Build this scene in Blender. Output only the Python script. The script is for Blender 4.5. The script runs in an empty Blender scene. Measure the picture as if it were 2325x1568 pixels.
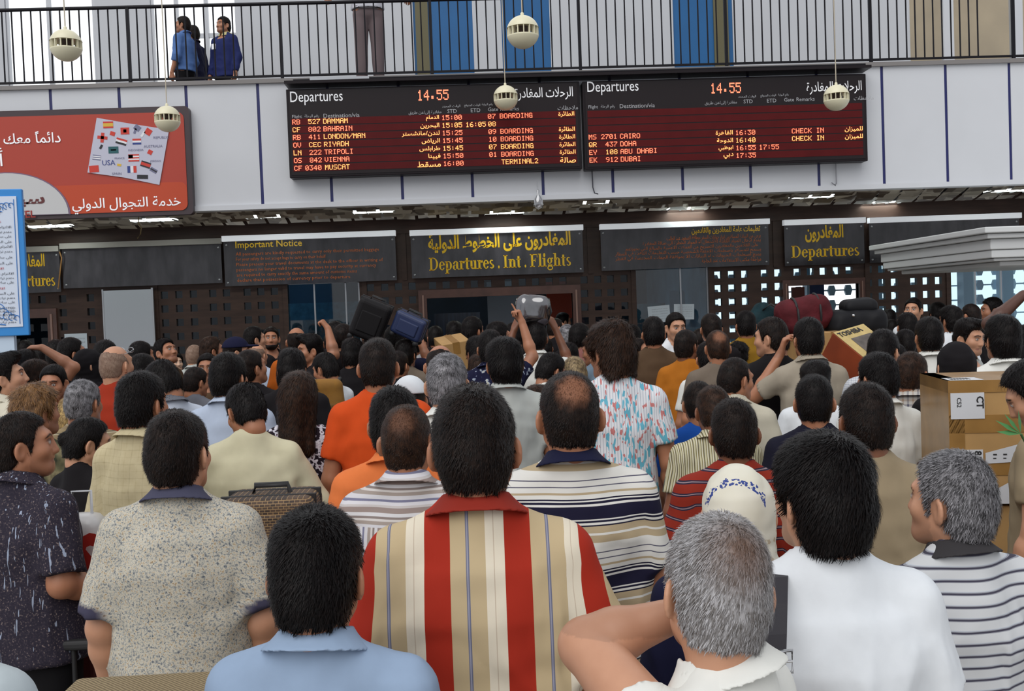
import bpy, math, random
import numpy as np
from mathutils import Matrix, Vector

# ------------------------------------------------------------------ camera, daylight, exposure
scene = bpy.context.scene
COL = scene.collection
FPX, CAM_Z = 2400.0, 1.95                                   # focal length in pixels of the 2325 x 1568 frame, eye height
_yaw, _pit, _rol = (math.radians(a) for a in (2.6, -1.9, -2.15))
_fw = Vector((math.sin(_yaw) * math.cos(_pit), math.cos(_yaw) * math.cos(_pit), math.sin(_pit)))
_r0 = Vector((math.cos(_yaw), -math.sin(_yaw), 0)); _u0 = _r0.cross(_fw)
_rt = _r0 * math.cos(_rol) + _u0 * math.sin(_rol); _up = -_r0 * math.sin(_rol) + _u0 * math.cos(_rol)
cam = bpy.data.objects.new('camera', bpy.data.cameras.new('camera')); COL.objects.link(cam)
cam.data.sensor_width = 36; cam.data.lens = 36 * FPX / 2325; cam.data.clip_start = .05
cam.matrix_world = Matrix(((_rt.x, _up.x, -_fw.x, 0), (_rt.y, _up.y, -_fw.y, 0), (_rt.z, _up.z, -_fw.z, CAM_Z), (0, 0, 0, 1)))
scene.camera = cam
world = bpy.data.worlds.new('daylight'); scene.world = world; world.use_nodes = True
_wn = world.node_tree; _bg = _wn.nodes['Background']; _bg.inputs[1].default_value = 1.0   # pale sky, brightest low beyond the far windows
_tc = _wn.nodes.new('ShaderNodeTexCoord'); _sx = _wn.nodes.new('ShaderNodeSeparateXYZ'); _wr = _wn.nodes.new('ShaderNodeValToRGB')
_wn.links.new(_tc.outputs['Generated'], _sx.inputs[0]); _wn.links.new(_sx.outputs['Y'], _wr.inputs[0]); _wn.links.new(_wr.outputs[0], _bg.inputs[0])
_wr.color_ramp.elements[0].position = .45; _wr.color_ramp.elements[0].color = (.60, .62, .66, 1); _wr.color_ramp.elements[1].position = .85; _wr.color_ramp.elements[1].color = (1.30, 1.34, 1.38, 1)
sun = bpy.data.objects.new('sun', bpy.data.lights.new('sun', 'SUN')); COL.objects.link(sun)      # soft daylight of the hall's roof lights
sun.data.energy = 1.75; sun.data.angle = math.radians(60); sun.data.color = (1, .98, .95); sun.rotation_euler = (math.radians(38), math.radians(-22), 0)
vs = scene.view_settings; vs.view_transform = 'Standard'; vs.look = 'None'; vs.gamma = 1; vs.use_curve_mapping = False; vs.exposure = 0.0
scene.cycles.max_bounces = 6; scene.cycles.diffuse_bounces = 3; scene.cycles.glossy_bounces = 3; scene.cycles.transmission_bounces = 4; scene.cycles.transparent_max_bounces = 6
scene.cycles.use_denoising = True

def _ray(px, py): return _fw * FPX + _rt * (px - 1162.5) - _up * (py - 784)
def at(px, py, Y):
    d = _ray(px, py); return Vector((0, 0, CAM_Z)) + d * (Y / d.y)
def at_z(px, py, z):
    d = _ray(px, py); return Vector((0, 0, CAM_Z)) + d * ((z - CAM_Z) / d.z)

# ------------------------------------------------------------------ materials
def nodes(m):
    m.use_nodes = True; return m.node_tree, m.node_tree.nodes['Principled BSDF']
def pmat(name, col, rough=.6, metal=0, emit=0, noise=0, nscale=20, bump=0, bscale=60, spec=.5, stretch=(1, 1, 1), coord='Object'):
    m = bpy.data.materials.new(name); nt, b = nodes(m)
    b.inputs['Base Color'].default_value = (*col, 1); b.inputs['Roughness'].default_value = rough; b.inputs['Metallic'].default_value = metal
    b.inputs['Specular IOR Level'].default_value = spec
    if emit: b.inputs['Emission Color'].default_value = (*col, 1); b.inputs['Emission Strength'].default_value = emit
    if noise or bump:
        tc = nt.nodes.new('ShaderNodeTexCoord'); mp = nt.nodes.new('ShaderNodeMapping'); mp.inputs['Scale'].default_value = stretch
        nt.links.new(tc.outputs[coord], mp.inputs[0])
    if noise:
        n = nt.nodes.new('ShaderNodeTexNoise'); n.inputs['Scale'].default_value = nscale; n.inputs['Detail'].default_value = 4
        nt.links.new(mp.outputs[0], n.inputs['Vector'])
        r = nt.nodes.new('ShaderNodeValToRGB')
        for i, k in ((0, 1 - noise), (1, 1 + noise)): r.color_ramp.elements[i].color = (*[min(c * k, 1) for c in col], 1); r.color_ramp.elements[i].position = .3 + .4 * i
        nt.links.new(n.outputs[0], r.inputs[0]); nt.links.new(r.outputs[0], b.inputs['Base Color'])
    if bump:
        n = nt.nodes.new('ShaderNodeTexNoise'); n.inputs['Scale'].default_value = bscale; n.inputs['Detail'].default_value = 3
        nt.links.new(mp.outputs[0], n.inputs['Vector'])
        bp = nt.nodes.new('ShaderNodeBump'); bp.inputs['Strength'].default_value = bump; bp.inputs['Distance'].default_value = .01
        nt.links.new(n.outputs[0], bp.inputs['Height']); nt.links.new(bp.outputs[0], b.inputs['Normal'])
    return m
def srgb(r, g, b): return tuple(((c / 255 + .055) / 1.055) ** 2.4 if c > 10 else c / 255 / 12.92 for c in (r, g, b))
def glass(name, tint, mixf=.12, rough=.02):
    """thin pane: mostly clear, tinted, with a mirror share"""
    m = bpy.data.materials.new(name); m.use_nodes = True; nt = m.node_tree; nt.nodes.remove(nt.nodes['Principled BSDF'])
    t = nt.nodes.new('ShaderNodeBsdfTransparent'); t.inputs[0].default_value = (*tint, 1)
    g = nt.nodes.new('ShaderNodeBsdfGlossy'); g.inputs['Roughness'].default_value = rough
    lw = nt.nodes.new('ShaderNodeFresnel'); lw.inputs[0].default_value = 1.45
    ad = nt.nodes.new('ShaderNodeMath'); ad.inputs[1].default_value = mixf; nt.links.new(lw.outputs[0], ad.inputs[0])
    mx = nt.nodes.new('ShaderNodeMixShader'); nt.links.new(ad.outputs[0], mx.inputs[0]); nt.links.new(t.outputs[0], mx.inputs[1]); nt.links.new(g.outputs[0], mx.inputs[2])
    nt.links.new(mx.outputs[0], nt.nodes['Material Output'].inputs[0]); return m

# ------------------------------------------------------------------ mesh helpers
class MB:
    """Collects boxes, tubes, prisms, spheres and flat shapes; build() links them as ONE mesh object."""
    def __init__(self): self.v = []; self.f = []; self.smooth = []
    def add(self, vs, fs, M=None, smooth=False):
        n = len(self.v); self.v += [tuple(M @ Vector(p)) if M is not None else tuple(p) for p in vs]
        self.f += [tuple(i + n for i in f) for f in fs]; self.smooth += [smooth] * len(fs); return self
    def box(self, lo, hi, M=None):
        x0, y0, z0 = lo; x1, y1, z1 = hi
        return self.add([(x0, y0, z0), (x1, y0, z0), (x1, y1, z0), (x0, y1, z0), (x0, y0, z1), (x1, y0, z1), (x1, y1, z1), (x0, y1, z1)],
                        [(0, 3, 2, 1), (4, 5, 6, 7), (0, 1, 5, 4), (1, 2, 6, 5), (2, 3, 7, 6), (3, 0, 4, 7)], M)
    def prism(self, pts, y0, y1, M=None):
        """outline in X-Z, thickness along Y"""
        n = len(pts)
        return self.add([(p[0], y0, p[1]) for p in pts] + [(p[0], y1, p[1]) for p in pts],
                        [tuple(range(n)), tuple(range(2 * n - 1, n - 1, -1))] + [(i, n + i, n + (i + 1) % n, (i + 1) % n) for i in range(n)], M)
    def tube(self, pts, r, seg=8, M=None, caps=True):
        pts = [Vector(p) for p in pts]; vs = []; fs = []
        rs = r if isinstance(r, (list, tuple)) else [r] * len(pts)
        for i, p in enumerate(pts):
            t = (pts[min(i + 1, len(pts) - 1)] - pts[max(i - 1, 0)]).normalized()
            u = t.cross(Vector((0, 0, 1)) if abs(t.z) < .9 else Vector((1, 0, 0))).normalized(); w = t.cross(u)
            vs += [tuple(p + (u * math.cos(a) + w * math.sin(a)) * rs[i]) for a in (2 * math.pi * k / seg for k in range(seg))]
        for i in range(len(pts) - 1):
            fs += [(i * seg + k, i * seg + (k + 1) % seg, (i + 1) * seg + (k + 1) % seg, (i + 1) * seg + k) for k in range(seg)]
        self.add(vs, fs, M, True)
        if caps: self.add([vs[k] for k in range(seg)], [tuple(range(seg - 1, -1, -1))], M); self.add(vs[-seg:], [tuple(range(seg))], M)
        return self
    def lathe(self, prof, seg=32, M=None):
        vs = []; fs = []; n = len(prof)
        for k in range(seg):
            a = 2 * math.pi * k / seg; vs += [(r * math.cos(a), r * math.sin(a), z) for r, z in prof]
        for k in range(seg):
            k2 = (k + 1) % seg
            fs += [(k * n + i, k2 * n + i, k2 * n + i + 1, k * n + i + 1) for i in range(n - 1)]
        return self.add(vs, fs, M, True)
    def build(self, name, mat, parent=None, loc=None):
        me = bpy.data.meshes.new(name); me.from_pydata(self.v, [], self.f); me.polygons.foreach_set('use_smooth', self.smooth); me.update()
        return link(name, me, mat, parent, loc)
def link(name, me, mat, parent=None, loc=None):
    o = bpy.data.objects.new(name, me); COL.objects.link(o)
    if mat is not None:
        if not me.materials: me.materials.append(None)
        o.material_slots[0].link = 'OBJECT'; o.material_slots[0].material = mat
    if parent is not None: o.parent = parent
    if loc is not None: o.location = loc
    return o
def tag(o, label, cat, group=None, kind=None):
    o['label'] = label
    if cat: o['category'] = cat
    if group: o['group'] = group
    if kind: o['kind'] = kind
    return o
def structure(o): o['kind'] = 'structure'; return o
def empty(name, loc, rz=0):
    o = bpy.data.objects.new(name, None); COL.objects.link(o); o.location = loc; o.rotation_euler = (0, 0, rz); o.empty_display_size = .1; return o
def bevel(o, w, seg=2):
    m = o.modifiers.new('bevel', 'BEVEL'); m.width = w; m.segments = seg; m.limit_method = 'ANGLE'; return o

# ------------------------------------------------------------------ lettering
import unicodedata
_FORMS = {}
for _c in range(0xFE70, 0xFF00):
    _d = unicodedata.decomposition(chr(_c)).split()
    if _d: _FORMS.setdefault(tuple(int(x, 16) for x in _d[1:]), {})[_d[0].strip('<>')] = chr(_c)
def arabic(s):
    """joined letter forms in visual (left to right) order"""
    def one(w):
        cs = [ord(c) for c in w]; out = []; i = 0; prev = False
        while i < len(cs):
            b, step = (cs[i],), 1
            if cs[i] == 0x644 and i + 1 < len(cs) and (0x644, cs[i + 1]) in _FORMS: b, step = (0x644, cs[i + 1]), 2
            F = _FORMS.get(b)
            if not F: out.append(chr(cs[i])); prev = False; i += 1; continue
            nx = _FORMS.get((cs[i + step],), {}) if i + step < len(cs) else {}
            cn = 'final' in nx and 'initial' in F
            t = 'medial' if prev and cn and 'medial' in F else 'final' if prev and 'final' in F else 'initial' if cn else 'isolated'
            out.append(F[t]); prev = t in ('initial', 'medial'); i += step
        return ''.join(reversed(out))
    return ' '.join(one(w) if any(ord(c) > 0x5ff for c in w) else w for w in reversed(s.split(' ')))
_tcache = {}
def text_mesh(s, res=2, bold=0):
    k = (s, res, bold)
    if k not in _tcache:
        c = bpy.data.curves.new('text', 'FONT'); c.body = s; c.size = 1; c.resolution_u = res; c.offset = bold
        o = bpy.data.objects.new('text', c); COL.objects.link(o)
        me = bpy.data.meshes.new_from_object(o.evaluated_get(bpy.context.evaluated_depsgraph_get())); bpy.data.objects.remove(o)
        _tcache[k] = ([tuple(v.co) for v in me.vertices], [tuple(p.vertices) for p in me.polygons])
        bpy.data.meshes.remove(me)
    return _tcache[k]
def put_text(mb, s, x, y, z, h=None, w=None, align='l', res=2, bold=0, slope=0, sx=1, M=None):
    """lettering on a wall facing -Y: letters of height h (whole ink box) or fitted to width w, anchor at its lower corner or middle"""
    if any(0x5ff < ord(c) < 0x700 for c in s): s = arabic(s)
    v, f = text_mesh(s, res, bold)
    if not v: return
    x0, x1 = min(p[0] for p in v), max(p[0] for p in v); y0, y1 = min(p[1] for p in v), max(p[1] for p in v)
    if h is not None and w is not None: ky = h / (y1 - y0); kx = w / (x1 - x0)
    else:
        ky = h / (y1 - y0) if h else w / (x1 - x0); kx = ky * sx
    ox = {'l': x0, 'r': x1, 'c': (x0 + x1) / 2}[align]
    mb.add([(x + (p[0] - ox) * kx, y, z + (p[1] - y0) * ky + slope * (p[0] - ox) * kx) for p in v], f, M)
LED = {'A': '0E11111F111111', 'B': '1E11111E11111E', 'C': '0E11101010110E', 'D': '1E11111111111E', 'E': '1F10101E10101F', 'F': '1F10101E101010', 'G': '0E11101711110F', 'H': '1111111F111111', 'I': '0E04040404040E', 'K': '11121418141211', 'L': '1010101010101F', 'M': '111B1515111111', 'N': '11191513111111', 'O': '0E11111111110E', 'P': '1E11111E101010', 'Q': '0E11111115120D', 'R': '1E11111E141211', 'S': '0F10100E01011E', 'T': '1F040404040404', 'U': '1111111111110E', 'V': '11111111110A04', 'W': '111111151515 0A'.replace(' ', ''), 'Y': '1111110A040404', '/': '01010204081010', '0': '0E11131519110E', '1': '040C040404040E', '2': '0E11010204081F', '3': '1F02040201110E', '4': '02060A121F0202', '5': '1F101E0101110E', '6': '0608101E11110E', '7': '1F010204080808', '8': '0E11110E11110E', '9': '0E11110F01020C', ':': '00040400040400', '.': '000000000C0C00', ' ': '0' * 14}
def put_led(mb, s, x, y, z, h, M=None, sx=1):
    p = h / 7; r = p * .45; q = p * sx
    for ch in s:
        b = LED[ch]
        for row in range(7):
            bits = int(b[row * 2:row * 2 + 2], 16)
            for c in range(5):
                if bits >> (4 - c) & 1:
                    X, Z = x + (c + .5) * q, z + (6.5 - row) * p
                    mb.add([(X - r * 1.1 * sx, y, Z - r), (X + r * 1.1 * sx, y, Z - r), (X + r * 1.1 * sx, y, Z + r), (X - r * 1.1 * sx, y, Z + r)], [(0, 1, 2, 3)], M)
        x += q * 6
    return x

# ------------------------------------------------------------------ people: signed-distance modelling
def pn(P, f, seed=0):
    r = np.random.RandomState(seed); out = np.zeros(len(P), np.float32)
    for i in range(4):
        d = r.normal(size=3).astype(np.float32); d /= np.linalg.norm(d)
        e = r.normal(size=3).astype(np.float32); e /= np.linalg.norm(e)
        out += np.sin((P @ d) * f * (0.7 + 0.25 * i) + r.rand() * 6.3 + 1.3 * np.sin((P @ e) * f * 0.6 + r.rand() * 6.3))
    return out / 4

def rc(P, a, b, ra, rb):
    a = np.asarray(a, np.float32); ba = np.asarray(b, np.float32) - a
    q = P - a
    t = np.clip((q @ ba) / max(float(ba @ ba), 1e-9), 0, 1)
    q = q - t[:, None] * ba
    return np.sqrt(np.einsum('ij,ij->i', q, q)) - (ra + (rb - ra) * t)

def el(P, c, r):
    r = np.asarray(r, np.float32); q = (P - np.asarray(c, np.float32)) / r
    k0 = np.sqrt(np.einsum('ij,ij->i', q, q)); q = q / r
    k1 = np.sqrt(np.einsum('ij,ij->i', q, q))
    return k0 * (k0 - 1) / np.maximum(k1, 1e-6)

def smin(a, b, k):
    h = np.maximum(k - np.abs(a - b), 0) / k
    return np.minimum(a, b) - h * h * k * 0.25

def smax(a, b, k): return -smin(-a, -b, k)

def mesh_sdf(f, lo, hi, h):
    """Surface nets over sparse 8-cell blocks. Returns vertices and quads."""
    B = 8; lo = np.asarray(lo, np.float32); hi = np.asarray(hi, np.float32)
    nb = np.ceil((hi - lo) / (B * h)).astype(int) + 1
    ax = [lo[i] + (np.arange(nb[i]) + 0.5) * B * h for i in range(3)]
    C = np.stack(np.meshgrid(*ax, indexing='ij'), -1).reshape(-1, 3).astype(np.float32)
    dc = f(C)
    act = np.nonzero(np.abs(dc) < B * h * 0.87 * 1.25 + 0.012)[0]
    n = nb * B
    D = np.where(dc < 0, -1.0, 1.0).astype(np.float32).reshape(nb)
    D = D.repeat(B, 0).repeat(B, 1).repeat(B, 2)
    o = (np.arange(B) + 0.5 - B / 2) * h
    off = np.stack(np.meshgrid(o, o, o, indexing='ij'), -1).reshape(-1, 3).astype(np.float32)
    P = (C[act][:, None, :] + off[None]).reshape(-1, 3)
    val = f(P).reshape(-1, B, B, B)
    D6 = D.reshape(nb[0], B, nb[1], B, nb[2], B)
    bi = np.unravel_index(act, nb)
    D6[bi[0], :, bi[1], :, bi[2], :] = val
    D = D6.reshape(n)
    S = D < 0
    cnt = np.zeros(n - 1, np.int8)
    for dx in (0, 1):
        for dy in (0, 1):
            for dz in (0, 1):
                cnt += S[dx:n[0] - 1 + dx, dy:n[1] - 1 + dy, dz:n[2] - 1 + dz]
    I = np.nonzero((cnt > 0) & (cnt < 8)); ids = np.full(n - 1, -1, np.int32); m = len(I[0])
    ids[I] = np.arange(m)
    acc = np.zeros((m, 3), np.float32); w = np.zeros(m, np.float32)
    for axis in range(3):
        u, v = [k for k in range(3) if k != axis]
        for a in (0, 1):
            for b in (0, 1):
                o0 = [0, 0, 0]; o0[u] = a; o0[v] = b; o1 = list(o0); o1[axis] = 1
                d0 = D[I[0] + o0[0], I[1] + o0[1], I[2] + o0[2]]; d1 = D[I[0] + o1[0], I[1] + o1[1], I[2] + o1[2]]
                c = (d0 < 0) != (d1 < 0)
                t = np.where(c, d0 / np.where(c, d0 - d1, 1), 0)
                p = np.zeros((m, 3), np.float32); p[:, u] = a; p[:, v] = b; p[:, axis] = t
                acc += p * c[:, None]; w += c
    V = (np.stack(I, 1) + acc / w[:, None]) * h + lo + 0.5 * h
    Q = []
    for axis in range(3):
        u, v = [(1, 2), (2, 0), (0, 1)][axis]
        sl0 = [slice(1, -1)] * 3; sl0[axis] = slice(0, -1); sl1 = list(sl0); sl1[axis] = slice(1, None)
        a, b = S[tuple(sl0)], S[tuple(sl1)]
        for flip in (0, 1):
            e = np.stack(np.nonzero((a & ~b) if not flip else (~a & b)), 1)
            e = e + [1 if k != axis else 0 for k in range(3)]
            def cid(du, dv):
                c = e.copy(); c[:, u] -= du; c[:, v] -= dv
                return ids[c[:, 0], c[:, 1], c[:, 2]]
            q = np.stack([cid(1, 1), cid(0, 1), cid(0, 0), cid(1, 0)], 1)
            Q.append(q[:, ::-1] if flip else q)
    Q = np.concatenate(Q)
    return V.astype(np.float32), Q[(Q >= 0).all(1)].astype(np.int32)

def to_mesh(name, V, Q, attrs=None):
    me = bpy.data.meshes.new(name)
    me.vertices.add(len(V)); me.vertices.foreach_set('co', np.ascontiguousarray(V, np.float32).ravel())
    me.loops.add(Q.size); me.loops.foreach_set('vertex_index', np.ascontiguousarray(Q, np.int32).ravel())
    me.polygons.add(len(Q)); me.polygons.foreach_set('loop_start', np.arange(0, Q.size, Q.shape[1], dtype=np.int32))
    me.polygons.foreach_set('use_smooth', np.ones(len(Q), bool))
    me.update(calc_edges=True)
    for k, (typ, data) in (attrs or {}).items():
        at = me.attributes.new(k, typ, 'POINT')
        at.data.foreach_set({'FLOAT_VECTOR': 'vector', 'FLOAT_COLOR': 'color', 'FLOAT': 'value'}[typ], np.ascontiguousarray(data, np.float32).ravel())
    return me

PIV = np.array([0, -0.012, 1.545], np.float32)
def rotm(yaw, pitch, roll):
    """yaw to the right, nose down, tilt to the right; degrees; column-vector matrix"""
    return np.array(Matrix.Rotation(-math.radians(yaw), 3, 'Z') @ Matrix.Rotation(-math.radians(pitch), 3, 'X') @ Matrix.Rotation(math.radians(roll), 3, 'Y'), np.float32)

ARMS = {  # elbow, wrist, hand direction, palm normal, finger curls (index..little); x is mirrored for the left
    'down': ((.235, -.03, 1.13), (.25, .06, .89), (0, .15, -1), (-1, 0, 0), (.5, .6, .7, .8)),
    'push': ((.225, -.05, 1.14), (.20, .20, 1.06), (-.1, 1, -.1), (0, 0, -1), (1.2, 1.3, 1.3, 1.4)),
    'fold': ((.225, .02, 1.14), (.03, .20, 1.16), (-1, .2, .1), (0, -1, 0), (.4, .5, .6, .7)),
    'rail': ((.36, -.02, 1.18), (.46, .20, 1.03), (.1, 1, -.5), (0, -.3, -1), (.9, 1.0, 1.1, 1.1)),
    'wide': ((.30, .02, 1.16), (.26, .22, 1.02), (-.2, 1, -.2), (0, 0, -1), (1.0, 1.1, 1.2, 1.3)),
    'point': ((.30, .08, 1.56), (.235, .12, 1.81), (-.35, .1, 1), (-.9, -.4, -.3), (.12, 1.75, 1.85, 1.9)),
    'fist': ((.30, .06, 1.50), (.25, .12, 1.73), (-.5, .1, .7), (-.7, .3, -.7), (1.5, 1.6, 1.7, 1.7)),
    'over': ((.33, .05, 1.62), (.10, .05, 1.775), (-1, 0, .05), (0, .2, -1), (.5, .6, .7, .8)),
    'reach': ((.26, .22, 1.48), (.10, .36, 1.66), (-.8, .5, .1), (0, .1, -1), (.6, .7, .8, .9)),
    'phone': ((.30, .14, 1.28), (.12, .15, 1.55), (-.25, -.1, 1), (-.9, -.3, 0), (.7, .9, 1.0, 1.1)),
    'elbow': ((-.005, .240, 1.505), (-.108, .095, 1.555), (-.53, -.85, .1), (-.8, .5, .1), (.5, .6, .7, .8)),
    'carry': ((.27, .14, 1.42), (.17, .20, 1.70), (-.4, .1, .9), (-.6, .5, .4), (.9, 1.0, 1.1, 1.1)),
}
def arm_pts(kind, s):
    e, w, d, n, cu = ARMS[kind] if isinstance(kind, str) else kind
    m = np.array([s, 1, 1], np.float32)
    d = np.array(d, np.float32) * m; n = np.array(n, np.float32) * m
    d /= np.linalg.norm(d); n -= d * (n @ d); n /= np.linalg.norm(n)
    return np.array([s * .174, -.015, 1.404], np.float32), np.array(e, np.float32) * m, np.array(w, np.float32) * m, d, n, cu

def inside(P, lo, hi): return np.nonzero(((P > np.asarray(lo, np.float32)) & (P < np.asarray(hi, np.float32))).all(1))[0]

def f_head(q):
    d = el(q, (0, -.017, 1.655), (.076, .097, .096))
    d = smin(d, el(q, (0, .030, 1.598), (.060, .066, .078)), .04)
    d = smin(d, el(q, (0, .068, 1.545), (.028, .026, .022)), .04)          # chin
    for s in (-1, 1):
        d = smin(d, rc(q, (s * .052, .0, 1.575), (s * .026, .066, 1.545), .022, .018), .03)  # jaw
        d = smin(d, el(q, (s * .042, .058, 1.612), (.024, .022, .020)), .03)    # cheekbone
    d = smin(d, el(q, (0, .072, 1.672), (.052, .018, .014)), .025)            # brow
    for s in (-1, 1):
        d = smax(d, -el(q, (s * .031, .101, 1.646), (.018, .018, .012)), .018)
        d = np.minimum(d, el(q, (s * .031, .078, 1.646), (.0135, .0125, .0125)))
    d = smin(d, rc(q, (0, .088, 1.652), (0, .106, 1.610), .009, .012), .016)  # nose
    for s in (-1, 1): d = smin(d, el(q, (s * .012, .094, 1.606), (.010, .012, .008)), .01)
    d = smin(d, el(q, (0, .086, 1.581), (.025, .012, .0065)), .010)
    d = smin(d, el(q, (0, .084, 1.570), (.022, .012, .0070)), .008)
    d = smax(d, -rc(q, (-.020, .099, 1.5755), (.020, .099, 1.5755), .004, .004), .006)
    d = smin(d, rc(q, (0, -.045, 1.525), (0, -.055, 1.60), .054, .055), .04)  # nape
    for s in (-1, 1):                                                       # ears
        qq = q - np.array([s * .084, -.016, 1.620], np.float32)
        a = math.radians(38) * s
        R = np.array([[math.cos(a), math.sin(a), 0], [-math.sin(a), math.cos(a), 0], [0, 0, 1]], np.float32)
        qq = qq @ R.T
        e = el(qq, (0, 0, 0), (.0090, .023, .036))
        e = smax(e, -el(qq, (s * .010, .004, .004), (.008, .013, .022)), .006)
        d = smin(d, e, .010)
    return d

def make_body(key):
    """One continuous skin surface: head with its face, neck, trunk, arms, hands with five fingers, legs."""
    yaw, pitch, roll, la, ra, fat, h = key
    Rh = rotm(yaw, pitch, roll); arms = [arm_pts(la, -1), arm_pts(ra, 1)]
    fx = 1 + .16 * fat
    def f(P):
        D = np.full(len(P), 1.0, np.float32)
        def add(lo, hi, g, k):
            m = inside(P, lo, hi)
            if len(m): D[m] = smin(D[m], g(P[m]), k)
        def torso(p):
            d = el(p, (0, -.005, 1.30), (.158 * fx, .110 * fx, .19))
            d = smin(d, el(p, (0, .01, 1.08), (.142 * fx, .108 * fx, .18)), .06)
            d = smin(d, el(p, (0, -.01, .93), (.160 * fx, .118 * fx, .13)), .06)
            for s in (-1, 1):
                d = smin(d, rc(p, (s * .03, -.035, 1.475), (s * .15, -.02, 1.412), .040, .040), .05)
            d = smin(d, rc(p, (0, -.032, 1.45), PIV + [0, .0, .03], .060, .055), .03)
            return d
        add((-.4, -.3, .7), (.4, .3, 1.62), torso, .03)
        for sh, e, w, dr, n, cu in arms:
            lo = np.minimum(np.minimum(sh, e), w) - .14; hi = np.maximum(np.maximum(sh, e), w) + .14
            def arm(p):
                ar = 1 + .22 * fat
                d = rc(p, sh, e, .050 * ar, .041 * ar)
                mid = e + (w - e) * .3
                d = smin(d, rc(p, e, mid, .039 * ar, .040 * ar), .02)
                return smin(d, rc(p, mid, w, .040 * ar, .027 * (1 + .1 * fat)), .02)
            add(lo, hi, arm, .035)
            side = np.cross(dr, n)
            # the thumb leaves the inner side of the palm
            sgn = 1.0 if sh[0] < 0 else -1.0
            side = side * sgn
            def hand(p):
                d = np.full(len(p), 1, np.float32)
                for j, o in enumerate((.024, .008, -.009, -.025)):
                    d = smin(d, rc(p, w + dr * .012 + side * o * .5, w + dr * (.088 - .004 * abs(j - 1)) + side * o, .017, .0135), .012)
                for j, (o, L) in enumerate(zip((.026, .009, -.009, -.027), (.070, .078, .072, .056))):
                    k0 = w + dr * (.090 - .004 * abs(j - 1)) + side * o
                    c = cu[j]; a = dr * math.cos(c * .8) + n * math.sin(c * .8) + side * o * 1.2
                    k1 = k0 + a * L * .52
                    c2 = min(c * 1.75, 3.0); b = dr * math.cos(c2) + n * math.sin(c2)
                    d = smin(d, rc(p, k0, k1, .0095, .0085), .006)
                    d = np.minimum(d, rc(p, k1, k1 + b * L * .48, .0085, .007))
                t0 = w + dr * .028 + side * .022; t1 = t0 + dr * .038 + side * .022 + n * .016; t2 = t1 + dr * .030 - side * .004 + n * .012
                d = smin(d, rc(p, t0, t1, .015, .0105), .014)
                return smin(d, rc(p, t1, t2, .0105, .0085), .006)
            add(w - .22, w + .22, hand, .014)
        def legs(p):
            d = np.full(len(p), 1, np.float32)
            for s in (-1, 1):
                d = np.minimum(d, smin(rc(p, (s * .09 * fx, 0, .90), (s * .10, .012, .50), .085 * fx, .056), rc(p, (s * .10, -.012, .47), (s * .10, -.02, .10), .054, .038), .03))
                d = smin(d, rc(p, (s * .10, -.05, .045), (s * .118, .13, .03), .038, .03), .03)
            return d
        add((-.3, -.3, -.1), (.3, .3, 1.05), legs, .05)
        def head(p): return f_head((p - PIV) @ Rh + PIV)
        add(PIV - [.17, .17, .09], PIV + [.17, .17, .28], head, .02)
        return D
    ex = [a[1] for a in arms] + [a[2] for a in arms] + [a[2] + a[3] * .2 for a in arms]
    lo = np.minimum(np.min(ex, 0) - .07, (-.28, -.2, -.02)); hi = np.maximum(np.max(ex, 0) + .07, (.28, .25, 1.79))
    V, Q = mesh_sdf(f, lo, hi, h)
    q = (V - PIV) @ Rh + PIV; x = np.abs(q[:, 0]); y, z = q[:, 1], q[:, 2]
    col = np.zeros((len(V), 4), np.float32)
    def put(w, c):
        w = np.clip(w, 0, 1)[:, None]; col[:, :3] = col[:, :3] * (1 - w) + np.array(c) * w; col[:, 3:] = np.maximum(col[:, 3:], w)
    hd = (z > 1.5) & (y > .03)
    put(hd * np.clip((.0095 - np.hypot((x - .022) * .5 + 0, z - 1.575)) / .004, 0, 1) * (y > .07) * .75, (.30, .11, .09))
    e = np.hypot((x - .031) * .62, z - 1.6455)
    put(hd * (y > .068) * np.clip((.0088 - e) / .002, 0, 1), (.52, .48, .45))
    put(hd * (y > .074) * np.clip((.0062 - np.hypot(x - .031, z - 1.6455)) / .002, 0, 1), (.015, .008, .006))
    put(hd * (y > .06) * np.clip((.0115 - np.hypot((x - .031) * .62, z - 1.6515)) / .003, 0, 1) * (z > 1.651) * .75, (.05, .025, .02))
    br = 1.668 + .006 * np.clip((x - .012) / .02, 0, 1) - .008 * np.clip((x - .036) / .018, 0, 1)
    put((y > .04) * (x > .009) * (x < .053) * np.clip((.0062 - np.abs(z - br)) / .003, 0, 1) * .95, (.018, .010, .008))
    st = (z > 1.525) * (z < 1.60) * (y > .015) * np.clip((1.60 - z) / .02, 0, 1) * .22
    put(st * (col[:, 3] < .1), (.10, .07, .06))
    return to_mesh('body', V, Q, {'paint': ('FLOAT_COLOR', col)})

HAIR = {  # thickness, lift on top, lump size, lump height, nape shift, bald crown radius, hairline shift back
    'short': (.010, .006, 60, .0022, 0, 0, 0), 'buzz': (.005, .001, 90, .0010, .004, 0, .004), 'neat': (.012, .010, 34, .003, 0, 0, 0),
    'full': (.018, .012, 30, .005, -.012, 0, 0), 'wavy': (.022, .014, 38, .008, -.030, 0, 0), 'curly': (.024, .012, 75, .008, -.004, 0, 0),
    'quiff': (.012, .024, 45, .005, 0, 0, -.004), 'crown': (.008, .003, 60, .002, 0, 0, .008), 'thin': (.005, .001, 70, .0025, 0, 0, .016),
    'bald': (.005, -.001, 90, .001, .006, .074, .055), 'long': (.020, .010, 28, .004, 0, 0, 0), 'tied': (.013, .006, 30, .002, 0, 0, 0),
    'receding': (.008, .003, 60, .002, 0, 0, .032), 'bob': (.018, .010, 30, .003, -.03, 0, 0),
}
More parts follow.
